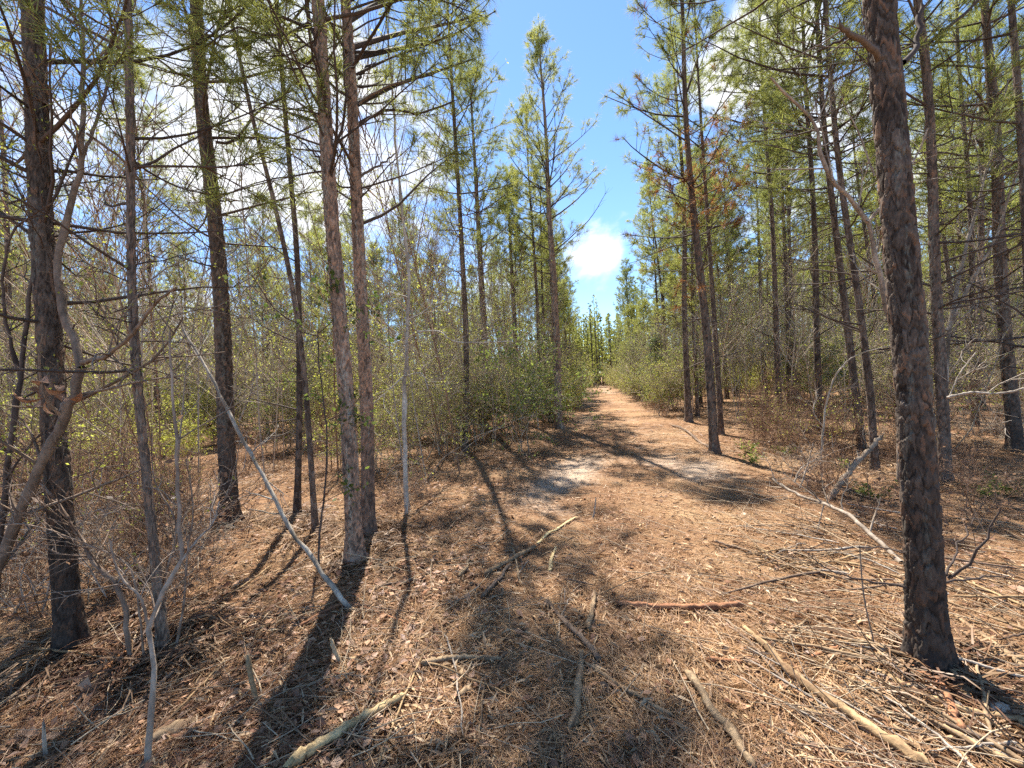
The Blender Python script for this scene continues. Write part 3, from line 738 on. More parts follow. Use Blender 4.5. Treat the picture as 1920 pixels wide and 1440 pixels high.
TAN, GRY, RED = ((.24, .18, .12), (.54, .44, .32)), ((.18, .145, .115), (.44, .37, .29)), ((.16, .095, .058), (.38, .23, .14))
def proto_shrub(name, seed, h, nstem, spread, r, spec, cols, leafc, lsize):
    rng2 = np.random.default_rng(seed); root = empty(name, (0, 0, 0)); out = {0: [], 1: [], 2: []}; lv = []
    for _ in range(nstem):
        a = rng2.uniform(0, 6.283); t = rng2.uniform(.1, spread)
        grow(rng2, (rng2.normal(0, .08 * nstem ** .5), rng2.normal(0, .08 * nstem ** .5), -.06), norm(np.array([np.cos(a) * t, np.sin(a) * t, 1])), h * rng2.uniform(.6, 1.1), r * rng2.uniform(.6, 1.1), 0, out, lv, spec)
    mb = MB(); brush_mesh(mb, out, rng2, cols); kids = [mb.build('stem', M_TWIG, root)]
    if lv:
        lm_ = MB(); leaf_mesh(lm_, lv, rng2, lsize, leafc); kids.append(lm_.build('foliage', M_LEAF, root, smooth=False))
    KIDS[root.name] = kids; return root
SP_A = dict(wob=.13, up=.02, depth=2, kids=[(14, 22), (7, 12)], lift=.1, leafy=1, leaf=2.0)
SP_B = dict(wob=.14, up=.01, depth=2, kids=[(13, 19), (6, 11)], lift=.05, leafy=1, leaf=6)
SP_C = dict(wob=.18, up=-.02, depth=2, kids=[(8, 13), (4, 8)], lift=.0, leafy=1, leaf=.25)
SP_D = dict(wob=.05, up=.03, depth=2, kids=[(20, 30), (6, 10)], lift=.3, leafy=1, leaf=3.0)
bare = [proto_shrub('thicket_shrub', 200 + j, h, ns, .75, .013, dict(SP_A, leaf=lf), c, LEAFC, .042) for j, (h, ns, c, lf) in enumerate([(2.6, 6, TAN, 3.4), (3.2, 5, TAN, 1.2), (2.0, 7, RED, .4), (2.8, 6, TAN, 2.8), (3.6, 4, GRY, 3.4)])]
leafy = [proto_shrub('leafy_bush', 220 + j, h, ns, .8, .012, SP_B, TAN, c, .055) for j, (h, ns, c) in enumerate([(2.2, 6, LEAFC), (2.8, 5, LEAFC), (2.4, 5, LEAFG)])]
low = [proto_shrub('dead_brush', 230 + j, h, ns, 1.3, .006, SP_C, c, RED, .05) for j, (h, ns, c) in enumerate([(.8, 9, RED), (1.0, 8, TAN), (.7, 10, RED)])]
sapl = [proto_shrub('sapling', 240 + j, h, 1, .12, .026, SP_D, c, LEAFG if j % 2 else LEAFC, .06) for j, (h, c) in enumerate([(5.2, TAN), (6.2, GRY), (4.4, TAN), (5.6, GRY)])]

for (px, py, sc, k_) in [(716, 885, .7, 0), (745, 870, .6, 3), (790, 866, .75, 1), (832, 850, .8, 0), (868, 838, .8, 3), (905, 828, .85, 1), (946, 818, .85, 0), (985, 808, .8, 3), (640, 880, .8, 2), (815, 815, 1.0, 4), (760, 830, .9, 3), (895, 800, 1.0, 1), (970, 795, 1., 0), (1075, 765, .8, 3), (1070, 745, .8, 0), (200, 900, .9, 2), (60, 950, .8, 0)]:
    b = gp(px, py); place(bare, k_, b[0], b[1], sc, 'bare shrub', 'bare shrubs', 'shrub')
SP_T = dict(wob=.045, up=.03, depth=2, kids=[(14, 20), (4, 8)], lift=.35, leafy=1, leaf=2.3)
thin = [proto_shrub('whip_sapling', 260 + j, h, 1, .16, r_, SP_T, c, LEAFC, .04) for j, (h, r_, c) in enumerate([(6.0, .019, GRY), (4.6, .015, TAN), (7.0, .024, RED), (5.2, .018, TAN), (6.4, .021, GRY)])]
for (x, y) in scatter(165, 4.3, 19, lambda x, y: path_q(x, y) < -1.9, .4, HERO_XY, clear=False):
    place(thin, rng.integers(0, 5), x, y, rng.uniform(.7, 1.15), 'thin', 'thin', 'whip')
for (x, y) in scatter(130, 7.5, 22, lambda x, y: path_q(x, y) > 3.2, .55, HERO_XY):
    place(thin, rng.integers(0, 5), x, y, rng.uniform(.6, 1.1), 'thin', 'thin', 'whip')
def verge(n, side, protos, kk, lo, hi, cat, y0, y1):
    for _ in range(n):
        y = y0 + (y1 - y0) * rng.random() ** 1.1; q = -1.05 - abs(rng.normal(0, .5)) if side < 0 else 2.45 + abs(rng.normal(0, .55))
        place(protos, rng.integers(0, kk), q + PATH_K * y, y, rng.uniform(lo, hi), 'verge', 'verge', cat)
verge(22, -1, bare, 5, .6, 1.0, 'shrub', 15, 50); verge(26, 1, bare, 5, .6, 1.0, 'shrub', 14, 50)
verge(14, -1, leafy, 3, .6, .95, 'bush', 14, 50); verge(14, 1, leafy, 3, .6, .95, 'bush', 16, 50)
verge(14, -1, low, 3, .5, .8, 'brush', 14, 34); verge(18, 1, low, 3, .6, 1.0, 'brush', 10, 34)
verge(12, -1, sapl, 4, .7, 1.0, 'sapling', 14, 45); verge(12, 1, sapl, 4, .7, 1.0, 'sapling', 17, 45)
for (x, y) in scatter(46, 2.9, 5.6, lambda x, y: x < -1.35 and x > -1.28 * y, .45, HERO_XY):
    place(low, rng.integers(0, 3), x, y, rng.uniform(.45, .9), 'dead brush', 'dead brush', 'brush')
for (x, y) in scatter(7, 3.6, 6.0, lambda x, y: x < -2.2 and x > -1.28 * y, .7, HERO_XY):
    place(bare, 2, x, y, rng.uniform(.5, .8), 'bare shrub', 'bare shrubs', 'shrub')
for (x, y) in scatter(9, 4.2, 9, lambda x, y: path_q(x, y) > 3.2 and x < 1.25 * y and x > 3.6, .7, HERO_XY):
    place(bare, rng.integers(1, 3), x, y, rng.uniform(.5, .9), 'bare shrub', 'bare shrubs', 'shrub')
for (x, y) in scatter(26, 3.6, 8, lambda x, y: path_q(x, y) > 2.9 and x < 1.25 * y and x > 3.2, .7, HERO_XY):
    place(low, rng.integers(0, 3), x, y, rng.uniform(.5, .9), 'dead brush', 'dead brush', 'brush')
bl = scatter(122, 5.4, 36, lambda x, y: path_q(x, y) < -1.6 and (y > 7.5 or x < -1.0), .75, [])
for (x, y) in bl:
    place(bare, rng.integers(0, 5), x, y, rng.uniform(.75, 1.2), 'leafless tan shrub in the tangled thicket left of the track', 'bare shrubs in the left thicket', 'shrub')
br = scatter(92, 10.5, 38, lambda x, y: path_q(x, y) > 3.2, .9, [])
for (x, y) in br:
    place(bare, rng.integers(0, 5), x, y, rng.uniform(.75, 1.2), 'leafless twiggy shrub between the pines right of the track', 'bare shrubs right of the track', 'shrub')
for (x, y) in scatter(85, 6.6, 40, lambda x, y: path_q(x, y) < -1.5, 1.0, []):
    place(leafy, rng.integers(0, 3), x, y, rng.uniform(.7, 1.15), 'yellow-green leafing bush in the thicket left of the track', 'leafing bushes left of the track', 'bush')
for (x, y) in scatter(72, 11, 42, lambda x, y: path_q(x, y) > 3.2, 1.2, []):
    place(leafy, rng.integers(0, 3), x, y, rng.uniform(.75, 1.25), 'yellow-green leafing bush between the pines right of the track', 'leafing bushes right of the track', 'bush')
for (x, y) in scatter(95, 4.4, 24, lambda x, y: path_q(x, y) < -1.7, .6, []):
    place(low, rng.integers(0, 3), x, y, rng.uniform(.6, 1.1), 'low reddish dead brush on the floor left of the track', 'low dead brush left of the track', 'brush')
for (x, y) in scatter(84, 8.0, 28, lambda x, y: path_q(x, y) > 3.0, .6, []):
    place(low, rng.integers(0, 3), x, y, rng.uniform(.6, 1.0), 'low reddish dead brush on the floor right of the track', 'low dead brush right of the track', 'brush')
for (x, y) in scatter(80, 7.5, 38, lambda x, y: path_q(x, y) < -1.7, 1.0, HERO_XY):
    place(sapl, rng.integers(0, 4), x, y, rng.uniform(.7, 1.1), 'pale slim leafing sapling in the thicket left of the track', 'saplings left of the track', 'sapling')
for (x, y) in scatter(70, 10, 38, lambda x, y: path_q(x, y) > 3.3, 1.1, HERO_XY):
    place(sapl, rng.integers(0, 4), x, y, rng.uniform(.7, 1.05), 'pale slim leafing sapling in the stand right of the track', 'saplings right of the track', 'sapling')

# each background thing is told apart by the trunks it is seen between and how near it stands
MARKS = [(97, 'the far-left pine'), (258, 'the mottled pine'), (418, 'the bending pine'), (670, 'the close pair'), (758, 'the lichened sapling'), (905, 'the broad-crowned pine'),
         (1045, 'the trackside pine'), (1330, 'the browned pine'), (1460, 'the straight pine'), (1612, 'the leaning pair'), (1705, 'the largest trunk'), (1893, 'the far-right pine')]
ORD = ['nearest', 'second nearest', 'third nearest', 'fourth nearest', 'fifth nearest', 'sixth nearest', 'seventh nearest', 'eighth nearest', 'ninth nearest', 'tenth nearest', 'eleventh nearest', 'twelfth nearest']
KINDW = {'pine tree': 'background pine', 'shrub': 'bare shrub', 'bush': 'leafing bush', 'brush': 'low dead brush', 'sapling': 'slim leafing sapling', 'whip': 'thin whip sapling'}
cells = {}
for c, x, y, cat in PLACED:
    p = px_of(x, y); i = sum(p > m_[0] for m_ in MARKS)
    where = 'left of ' + MARKS[0][1] if i == 0 else 'right of ' + MARKS[-1][1] if i == len(MARKS) else 'between %s and %s' % (MARKS[i - 1][1], MARKS[i][1])
    cells.setdefault((cat, where), []).append((y, c))
for (cat, where), L_ in cells.items():
    L_.sort(key=lambda t: t[0])
    for i, (y, c) in enumerate(L_):
        c['label'] = ('%s %s seen %s' % (ORD[i], KINDW[cat], where)) if i < len(ORD) else 'farther %s seen %s' % (KINDW[cat], where)
        c['group'] = '%s in the wood' % {'pine tree': 'background pines', 'shrub': 'bare shrubs', 'bush': 'leafing bushes', 'brush': 'low dead brush', 'sapling': 'slim saplings', 'whip': 'thin whips'}[cat]

# ------------------------------------------------------------------ hardwoods and brush one can pick out
def hero_wood(name, stems, label, cat, seed, cols, depth=None, twigs=6, tl=.7, leafc=None, lsize=.035, leaf=2.0, spec=None, group=None, k=8):
    """stems: (pixel points, base radius, tip radius, depth drift); the first point of the first stem stands on the ground"""
    rng2 = np.random.default_rng(seed)
    b = gp(*stems[0][0][0]) if depth is None else wp(*stems[0][0][0], depth)
    Y = b[1]; root = empty(name, b); lv = []; tw = MB()
    out = {0: [], 1: [], 2: []}
    sp = dict(wob=.16, up=.02, depth=1, kids=[(2, 6)], lift=.1, leafy=0, leaf=leaf); sp.update(spec or {})
    for (pts, r1, r2, dep) in stems:
        y0 = Y + (dep[0] if isinstance(dep, tuple) else 0); dd = dep[1] if isinstance(dep, tuple) else dep
        P = crom([wp(x, y, y0 + dd * j / max(len(pts) - 1, 1)) - b for j, (x, y) in enumerate(pts)], 26)
        P[1:-1] += rng2.normal(0, min(r1 * .22, .006), P[1:-1].shape)
        rr = np.linspace(r1, r2, 26) * (1 + rng2.normal(0, .08, 26) + .25 * (rng2.random(26) < .12))
        c = np.array(cols[0]) + (np.array(cols[1]) - np.array(cols[0])) * (np.clip(.5 + .3 * rng2.normal(size=(26, 1)), 0, 1))
        mb = MB(); mb.tubes(P[None], rr[None], k, c[None]); mb.build('stem', M_TWIG, root)
        for _ in range(twigs):
            i = rng2.integers(6, 25); bd = norm(P[i] - P[i - 1])
            nd = norm(bd * .7 + norm(np.cross(bd, rng2.normal(size=3))) * .9)
            grow(rng2, P[i], nd, tl * rng2.uniform(.4, 1.1), max(rr[i] * .45, .002), 1, out, lv, dict(sp, depth=sp['depth'] + 1, kids=[(0, 1)] + sp['kids'] + [(1, 4)]))
    brush_mesh(tw, out, rng2, cols)
    if tw.n: tw.build('twig', M_TWIG, root)['kind'] = 'stuff'
    if lv and leafc:
        lm_ = MB(); leaf_mesh(lm_, lv, rng2, lsize, leafc); lm_.build('foliage', M_LEAF, root, smooth=False)
    tag(root, label, cat, group); return root

BRN = ((.16, .11, .075), (.27, .20, .145)); PALE = ((.30, .235, .17), (.52, .44, .34)); DRK = ((.07, .05, .04), (.15, .11, .085))
hero_wood('small_hardwood', [([(-85, 1290), (-45, 1180), (-10, 1085), (10, 1030), (42, 950), (92, 840), (125, 770), (152, 690)], .030, .021, (0, .1)),
                             ([(152, 690), (140, 640), (118, 570), (107, 490), (132, 390), (153, 310), (156, 120), (150, -20)], .021, .008, (.1, .3)),
                             ([(155, 680), (200, 665), (245, 630), (290, 570), (330, 540)], .014, .005, (.1, -.2)),
                             ([(153, 300), (190, 200), (210, 90), (200, -20)], .010, .004, (.35, .2)), ([(153, 270), (100, 210), (40, 130), (-20, 90)], .010, .004, (.35, -.1)), ([(163, 250), (230, 300), (260, 340), (275, 400)], .008, .004, (.3, .3)),
                             ([(150, 240), (80, 160), (20, 60)], .007, .003, (.3, -.4)), ([(160, 130), (230, 60), (260, -10)], .007, .003, (.4, .1))],
          'smooth brown crooked hardwood rising from the lower left corner', 'small tree', 301, BRN, twigs=11, tl=.75, leafc=LEAFC, leaf=2.6, lsize=.022)
hero_wood('small_hardwood', [([(-40, 1270), (-12, 1120), (-6, 1040), (4, 960), (16, 850), (35, 730), (45, 650), (62, 520), (75, 420), (110, 360), (150, 260)], .018, .006, (0, .3)),
                             ([(38, 710), (15, 620), (5, 530), (22, 440), (60, 405), (100, 380)], .010, .004, (.2, -.1)), ([(72, 430), (20, 330), (-20, 280)], .007, .003, (.25, 0)), ([(10, 900), (60, 830), (90, 800)], .006, .003, (.1, 0))],
          'thin forked hardwood at the left edge beside the crooked brown one', 'small tree', 302, DRK, twigs=12, tl=.6, leafc=LEAFC, leaf=2.5, lsize=.022)
hero_wood('dead_sapling', [([(660, 1145), (620, 1095), (585, 1045), (540, 985), (500, 905), (470, 850), (432, 778), (400, 715), (372, 665), (343, 618)], .018, .010, (0, .9)),
                           ([(448, 790), (470, 740), (478, 690)], .007, .003, (.7, 0)), ([(505, 905), (530, 925)], .006, .003, (.5, 0))],
          'pale dead sapling leaning left across the understorey, its foot broken off', 'dead sapling', 303, ((.15, .115, .08), (.50, .43, .34)), twigs=6, tl=.35)
hero_wood('thin_sapling', [([(277, 1440), (284, 1330), (288, 1260), (281, 1190), (290, 1140), (322, 1085), (341, 1050), (335, 950), (331, 820), (322, 720), (318, 620)], .011, .005, (0, .3)),
                           ([(342, 1050), (372, 1010), (400, 980), (412, 940)], .006, .003, (.15, .2)), ([(283, 1190), (262, 1120), (225, 1080), (205, 1010)], .006, .003, (.1, 0))],
          'thin bent sapling in front of the mottled pine\'s twiggy foot', 'sapling', 304, ((.20, .14, .10), (.42, .33, .25)), twigs=5, tl=.45, leaf=.5, leafc=LEAFC, lsize=.02)
hero_wood('dead_brush', [([(330, 1215), (345, 1130), (352, 1030), (362, 960), (350, 860)], .008, .003, (0, .1)), ([(245, 1245), (235, 1150), (215, 1090), (180, 1060), (120, 960), (70, 900)], .014, .007, (-.1, .1)), ([(310, 1225), (300, 1120), (330, 990), (290, 900), (285, 800)], .007, .003, (0, .1)),
                         ([(270, 1230), (262, 1150), (240, 1060), (160, 1020), (60, 985), (-10, 985)], .006, .003, (-.1, -.1)), ([(320, 1220), (310, 1160), (312, 1080), (340, 990)], .007, .003, (.05, .1))],
          'tangle of dead vines and stems round the foot of the mottled thin pine', 'brush', 305, ((.12, .075, .05), (.36, .27, .20)), twigs=16, tl=.6, leaf=.2, leafc=RED, lsize=.05)
hero_wood('dead_brush', [([(80, 1150), (110, 1040), (170, 960), (200, 900)], .006, .002, (0, .1)), ([(60, 1170), (40, 1080), (90, 1000), (160, 975)], .006, .002, (0, .1)), ([(10, 1180), (40, 1130), (80, 1090), (130, 1060)], .008, .004, (0, .1)), ([(200, 1120), (150, 1040), (100, 1000), (0, 990)], .005, .002, (0, 0))],
          'pale dead twigs crossing the base of the thick pine at the far left', 'brush', 306, ((.25, .19, .14), (.5, .42, .34)), twigs=15, tl=.5, leaf=.1, leafc=RED, lsize=.05)
hero_wood('pale_sapling', [([(762, 962), (760, 880), (757, 780), (760, 680), (765, 560), (762, 460), (752, 380), (742, 270), (730, 100), (722, 0)], .027, .010, (0, .4)),
                           ([(764, 634), (785, 622), (825, 622), (850, 640), (900, 642), (960, 640)], .010, .004, (.15, -.3)), ([(757, 705), (725, 735), (690, 765)], .008, .004, (.1, -.2)), ([(757, 705), (790, 700), (803, 730)], .007, .004, (.1, -.2)), ([(765, 600), (800, 580), (815, 560)], .007, .004, (.2, .2)), ([(765, 480), (720, 430), (690, 420)], .006, .003, (.2, .1))],
          'slim sapling with pale lichened bark, right of the close pair of pines', 'sapling', 307, ((.33, .28, .22), (.62, .57, .48)), twigs=4, tl=.6, leafc=LEAFC, leaf=3, lsize=.03)
hero_wood('pale_sapling', [([(1009, 805), (1004, 740), (1000, 680), (996, 620), (990, 560), (980, 480)], .022, .008, (0, .3)), ([(1002, 660), (1020, 645), (1036, 610)], .006, .003, (.1, 0))],
          'thin pale sapling just left of the slim trackside pine', 'sapling', 308, ((.36, .32, .25), (.62, .57, .48)), twigs=5, tl=.8, leafc=LEAFC, leaf=4, lsize=.045)
hero_wood('shrub_sapling', [([(598, 1075), (600, 1000), (610, 900), (613, 820), (605, 740), (598, 680), (596, 620)], .010, .005, (0, .2)), ([(598, 625), (640, 585), (670, 540)], .005, .002, (.2, -.1)), ([(598, 630), (560, 620), (510, 590)], .005, .002, (.2, 0)), ([(612, 790), (650, 770), (680, 740)], .005, .002, (.1, 0))],
          'dark thin sapling with green leaves standing before the close pair of pines', 'sapling', 309, DRK, twigs=6, tl=.5, leafc=((.06, .10, .02), (.2, .25, .05)), leaf=4, lsize=.05)
hero_wood('crooked_hardwood', [([(1688, 905), (1690, 800), (1680, 660), (1656, 545), (1640, 470), (1625, 416), (1590, 370), (1560, 340), (1538, 290), (1532, 235), (1505, 205), (1470, 175), (1445, 145)], .045, .012, (0, -.4)),
                              ([(1627, 415), (1650, 390), (1668, 355), (1700, 320), (1725, 280), (1740, 240)], .018, .007, (-.2, -.3)), ([(1562, 340), (1545, 260), (1525, 180)], .010, .004, (-.3, .1)), ([(1532, 230), (1560, 165), (1600, 110)], .008, .004, (-.35, 0)), ([(1640, 330), (1610, 250), (1585, 200), (1575, 160)], .010, .004, (-.3, 0))],
          'crooked hardwood with pale twisting limbs left of the largest trunk', 'small tree', 310, ((.20, .15, .11), (.44, .36, .28)), twigs=8, tl=1.0, leaf=.6, leafc=LEAFC, lsize=.03)
hero_wood('dead_hardwood', [([(1770, 890), (1772, 720), (1790, 560), (1820, 430), (1842, 350), (1870, 240), (1890, 150)], .030, .010, (0, .3)), ([(1776, 620), (1830, 510), (1865, 450), (1885, 390), (1905, 330), (1925, 290)], .022, .010, (.1, -.4)), ([(1842, 350), (1830, 280), (1800, 230)], .012, .005, (.2, .1)), ([(1850, 320), (1890, 280), (1920, 290)], .01, .005, (.2, .1)),
                            ([(1780, 640), (1810, 590), (1880, 560), (1930, 530)], .010, .004, (.1, -.4)), ([(1782, 700), (1830, 620), (1850, 570), (1900, 620)], .008, .003, (.1, -.5))],
          'bare pale-limbed hardwood spreading right behind the largest trunk', 'small tree', 311, ((.16, .125, .09), (.46, .39, .31)), twigs=7, tl=.9, leaf=.8, leafc=LEAFC, lsize=.03)
hero_wood('dead_sapling', [([(1541, 895), (1540, 850), (1545, 790), (1556, 730), (1580, 685), (1612, 664), (1650, 652), (1700, 640)], .014, .005, (0, -.3)), ([(1543, 800), (1525, 770), (1535, 740)], .006, .003, (0, 0)), ([(1541, 860), (1515, 880), (1480, 905)], .006, .003, (0, -.2))],
          'bleached dead sapling arching right near the propped broken log', 'dead sapling', 312, PALE, twigs=4, tl=.4)
hero_wood('fallen_branch', [([(1690, 1055), (1640, 1010), (1590, 965), (1545, 945), (1490, 925), (1448, 898)], .020, .013, (0, 1.3)), ([(1500, 915), (1515, 870), (1525, 830)], .008, .004, (1.0, 0)), ([(1545, 945), (1535, 985), (1530, 1000)], .006, .003, (.6, 0)), ([(1490, 905), (1500, 880), (1530, 860)], .008, .004, (1.1, .1))],
          'long pale fallen branch lying behind the largest trunk toward the track', 'fallen branch', 313, ((.19, .14, .095), (.42, .34, .26)), twigs=8, tl=.4)
hero_wood('broken_log', [([(1550, 938), (1575, 908), (1602, 872), (1635, 838), (1652, 818)], .034, .024, (0, .3)), ([(1628, 842), (1618, 815), (1622, 795)], .008, .004, (.25, 0))],
          'short broken log propped at a slant before the two leaning pines', 'log', 314, ((.17, .12, .08), (.36, .28, .20)), twigs=5, tl=.25)
hero_wood('fallen_branch', [([(1772, 1112), (1810, 1132), (1836, 1146), (1870, 1148), (1905, 1152), (1935, 1150)], .014, .008, (0, -.1)), ([(1836, 1146), (1855, 1165), (1880, 1180)], .006, .003, (-.04, -.1))],
          'bright peeled white branch on the ground right of the largest trunk', 'fallen branch', 315, ((.55, .50, .42), (.72, .68, .6)), twigs=1, tl=.2)
hero_wood('dead_branch', [([(1775, 745), (1820, 736), (1870, 738), (1925, 728)], .008, .005, (0, -.2)), ([(1780, 745), (1800, 700), (1830, 660)], .004, .002, (0, 0))], 'grey dead branch reaching level to the right behind the largest trunk', 'branch', 316, GRY, depth=2.6, twigs=3, tl=.4)
# leafing twigs bowing over the floor by the pale sapling
for j, (pts, lab) in enumerate([([(850, 862), (880, 835), (915, 812), (960, 790), (1010, 775)], 'long pale arching twig bowing toward the slim trackside pine'),
                                ([(805, 895), (830, 860), (862, 838), (900, 815), (950, 800)], 'pale twig arching low over the litter by the lichened sapling'),
                                ([(720, 905), (735, 880), (760, 868), (800, 872)], 'short pale twig spread at the lichened sapling\'s foot'),
                                ([(700, 880), (720, 800), (740, 760), (800, 690)], 'pale upright twig behind the close pair of pines')]):
    hero_wood('arching_twig', [(pts, .008, .003, (0, -.2))], lab, 'twig', 330 + j, PALE, twigs=9, tl=.5, leafc=LEAFC, leaf=3.0, lsize=.03)
for j, (px, py, sc, pr_, lab) in enumerate([(930, 800, 1.05, 0, 'bright yellow-green bush massed left of the slim trackside pine'), (1082, 762, .9, 1, 'yellowish bush at the track\'s left verge beyond the slim pine'), (850, 830, .8, 2, 'green leafing bush behind the lichened sapling')]):
    b = gp(px, py); place(leafy, pr_, b[0], b[1], sc, lab, None, 'bush')

# dark evergreen by the track
def evergreen(px, py, h, label, seed):
    rng2 = np.random.default_rng(seed); b = gp(px, py); root = empty('evergreen_shrub', b); mb, fo = MB(), MB()
    mb.tubes(crom([(0, 0, -.05), (.03, .02, h * .5), (0, 0, h)], 8)[None], np.linspace(.05, .01, 8)[None], 6, np.array([[.12, .08, .06]]))
    nb = 90; z = h * rng2.random(nb) ** .9 * .95 + .12; az = rng2.uniform(0, 6.28, nb); L = (1 - z / h * .85) * h * .42 * rng2.uniform(.5, 1.1, nb) + .08
    D = norm(np.stack([np.cos(az), np.sin(az), rng2.uniform(.1, .9, nb)], -1)); P = walk(np.stack([0 * z, 0 * z, z], -1), D, L, 5, .05, .1, rng2)
    mb.tubes(P, np.full((nb, 5), .006) * np.linspace(1, .4, 5)[None], 3, np.tile([[.12, .08, .06]], (nb, 1)))
    Cc = P[:, 1:].reshape(-1, 3); Dd = norm(np.diff(P, axis=1)).reshape(-1, 3)
    Cc = np.repeat(Cc, 3, 0) + rng2.normal(0, .05, (len(Cc) * 3, 3)); Dd = norm(np.repeat(Dd, 3, 0) + rng2.normal(0, .4, (len(Dd) * 3, 3)))
    needles(fo, Cc, Dd, rng2, 12, .12, .008, ((.04, .07, .022), (.11, .15, .045)))
    mb.build('stem', M_TWIG, root); fo.build('foliage', M_NEEDLE, root, smooth=False); tag(root, label, 'evergreen')
evergreen(1237, 762, 3.0, 'dark evergreen shrub at the right verge of the track', 401)
evergreen(1200, 748, 2.4, 'smaller dark evergreen farther along the right verge', 402)
evergreen(1030, 790, 1.6, 'small dark evergreen behind the slim trackside pine', 403)

# low green plants
def seedling(px, py, sc, label, seed):
    rng2 = np.random.default_rng(seed); b = gp(px, py); root = empty('green_seedling', b); st, fo = MB(), MB(); lv = []
    for _ in range(7):
        a = rng2.uniform(0, 6.28); P = walk(np.array([[0, 0, -.01]]), norm(np.array([[np.cos(a), np.sin(a), 1.2]])), np.array([sc * rng2.uniform(.6, 1.1)]), 5, -.12, .1, rng2)
        st.tubes(P, np.full((1, 5), .003), 3, np.array([[.14, .16, .05]]))
        for i_ in range(1, 5):
            for _ in range(5): lv.append((P[0, i_] + rng2.normal(0, .02, 3), norm(P[0, i_] - P[0, i_ - 1])))
    leaf_mesh(fo, lv, rng2, .045, ((.15, .19, .035), (.32, .35, .08)))
    st.build('stem', M_TWIG, root); fo.build('foliage', M_LEAF, root, smooth=False); tag(root, label, 'plant')
for j, (px, py, sc, lab) in enumerate([(1402, 850, .34, 'bright green seedling, left of a close pair on the litter behind the track'), (1412, 868, .25, 'tiny bright green seedling in front of the seedling pair'), (1474, 855, .32, 'bright green seedling, right of a close pair on the litter behind the track'),
                                       (1640, 938, .28, 'bright green seedling on the litter left of the largest trunk'), (1578, 880, .2, 'small green seedling beside the bleached dead sapling'), (1845, 935, .25, 'green seedling in the litter right of the largest trunk'), (1900, 930, .3, 'green seedling near the leaning far right pine\'s foot')]):
    seedling(px, py, sc, lab, 420 + j)

# ------------------------------------------------------------------ sticks, logs and bark slabs on the ground
def stick(name, pts, r1, r2, label, cols, seed, cat='stick', lift=1.0, k=11, flat=1.0, n=38, wob=.14):
    rng2 = np.random.default_rng(seed)
    P = crom([gp(x, y) for x, y in pts], n); b = P[0].copy()
    rr = np.linspace(r1, r2, n) * (1 + rng2.normal(0, .07, n)); rr[0] *= .75; rr[-1] *= .6
    P[:, 2] = gz(P[:, 0], P[:, 1])
    ker = np.array([1, 2, 3, 2, 1.]) / 9; P[:, 2] = np.convolve(np.pad(P[:, 2], 2, 'edge'), ker, 'valid') + rr * lift * flat + .012
    jx = rng2.normal(0, r1 * .8, (n + 8, 2)); jx = np.stack([np.convolve(jx[:, q_], np.ones(9) / 9, 'valid') for q_ in (0, 1)], 1); P[:, :2] += jx; L = P - b
    T = norm(np.gradient(L, axis=0)); N = norm(np.cross(T, [0, 0, 1.])); U = np.cross(N, T)
    a = np.arange(k) * 2 * np.pi / k; amp = 1 + rng2.normal(0, .24, (n, k)); amp = (amp + np.roll(amp, 1, 0) + np.roll(amp, 1, 1)) / 3 * 1.0
    Vv = L[:, None] + (rr[:, None] * amp)[..., None] * (N[:, None] * np.cos(a)[None, :, None] + U[:, None] * np.sin(a)[None, :, None] * flat)
    jag = rng2.uniform(-1.4, 1.4, (2, k))[..., None]; Vv[0] += T[0] * jag[0] * r1; Vv[-1] += T[-1] * jag[1] * r2
    idx = np.arange(n * k).reshape(n, k); nx = np.roll(idx, -1, 1)
    Fc = np.stack([idx[:-1], nx[:-1], nx[1:], idx[1:]], -1).reshape(-1, 4)
    strip = rng2.random(k)[None, :] * .35 + 1.9 * (fbm(np.arange(n)[:, None] * .22, np.arange(k)[None] * .5 + np.zeros((n, 1)), seed) - .22)
    c = np.array(cols[0]) + (np.array(cols[1]) - np.array(cols[0])) * np.clip(strip, 0, 1)[..., None]
    mb = MB(); mb.add(Vv, Fc, c.reshape(-1, 3))
    cen = np.array([L[0] - T[0] * r1 * .2, L[-1] + T[-1] * r2 * .2]); o = mb.n; mb.add(cen, np.zeros((0, 3)), np.tile(np.array(cols[1]) * 1.1, (2, 1)))
    tri = [[o - n * k + (j + 1) % k, o - n * k + j, o] for j in range(k)] + [[o - k + j, o - k + (j + 1) % k, o + 1] for j in range(k)]
    mb.f.append(np.array(tri)); ob = mb.build(name, M_WOOD, None, True); ob.location = b
    return tag(ob, label, cat)
STRAW = ((.14, .08, .042), (.47, .32, .165)); BRK = ((.08, .052, .036), (.24, .165, .11)); REDW = ((.15, .065, .035), (.42, .20, .10)); MIDW = ((.11, .068, .04), (.37, .255, .145))
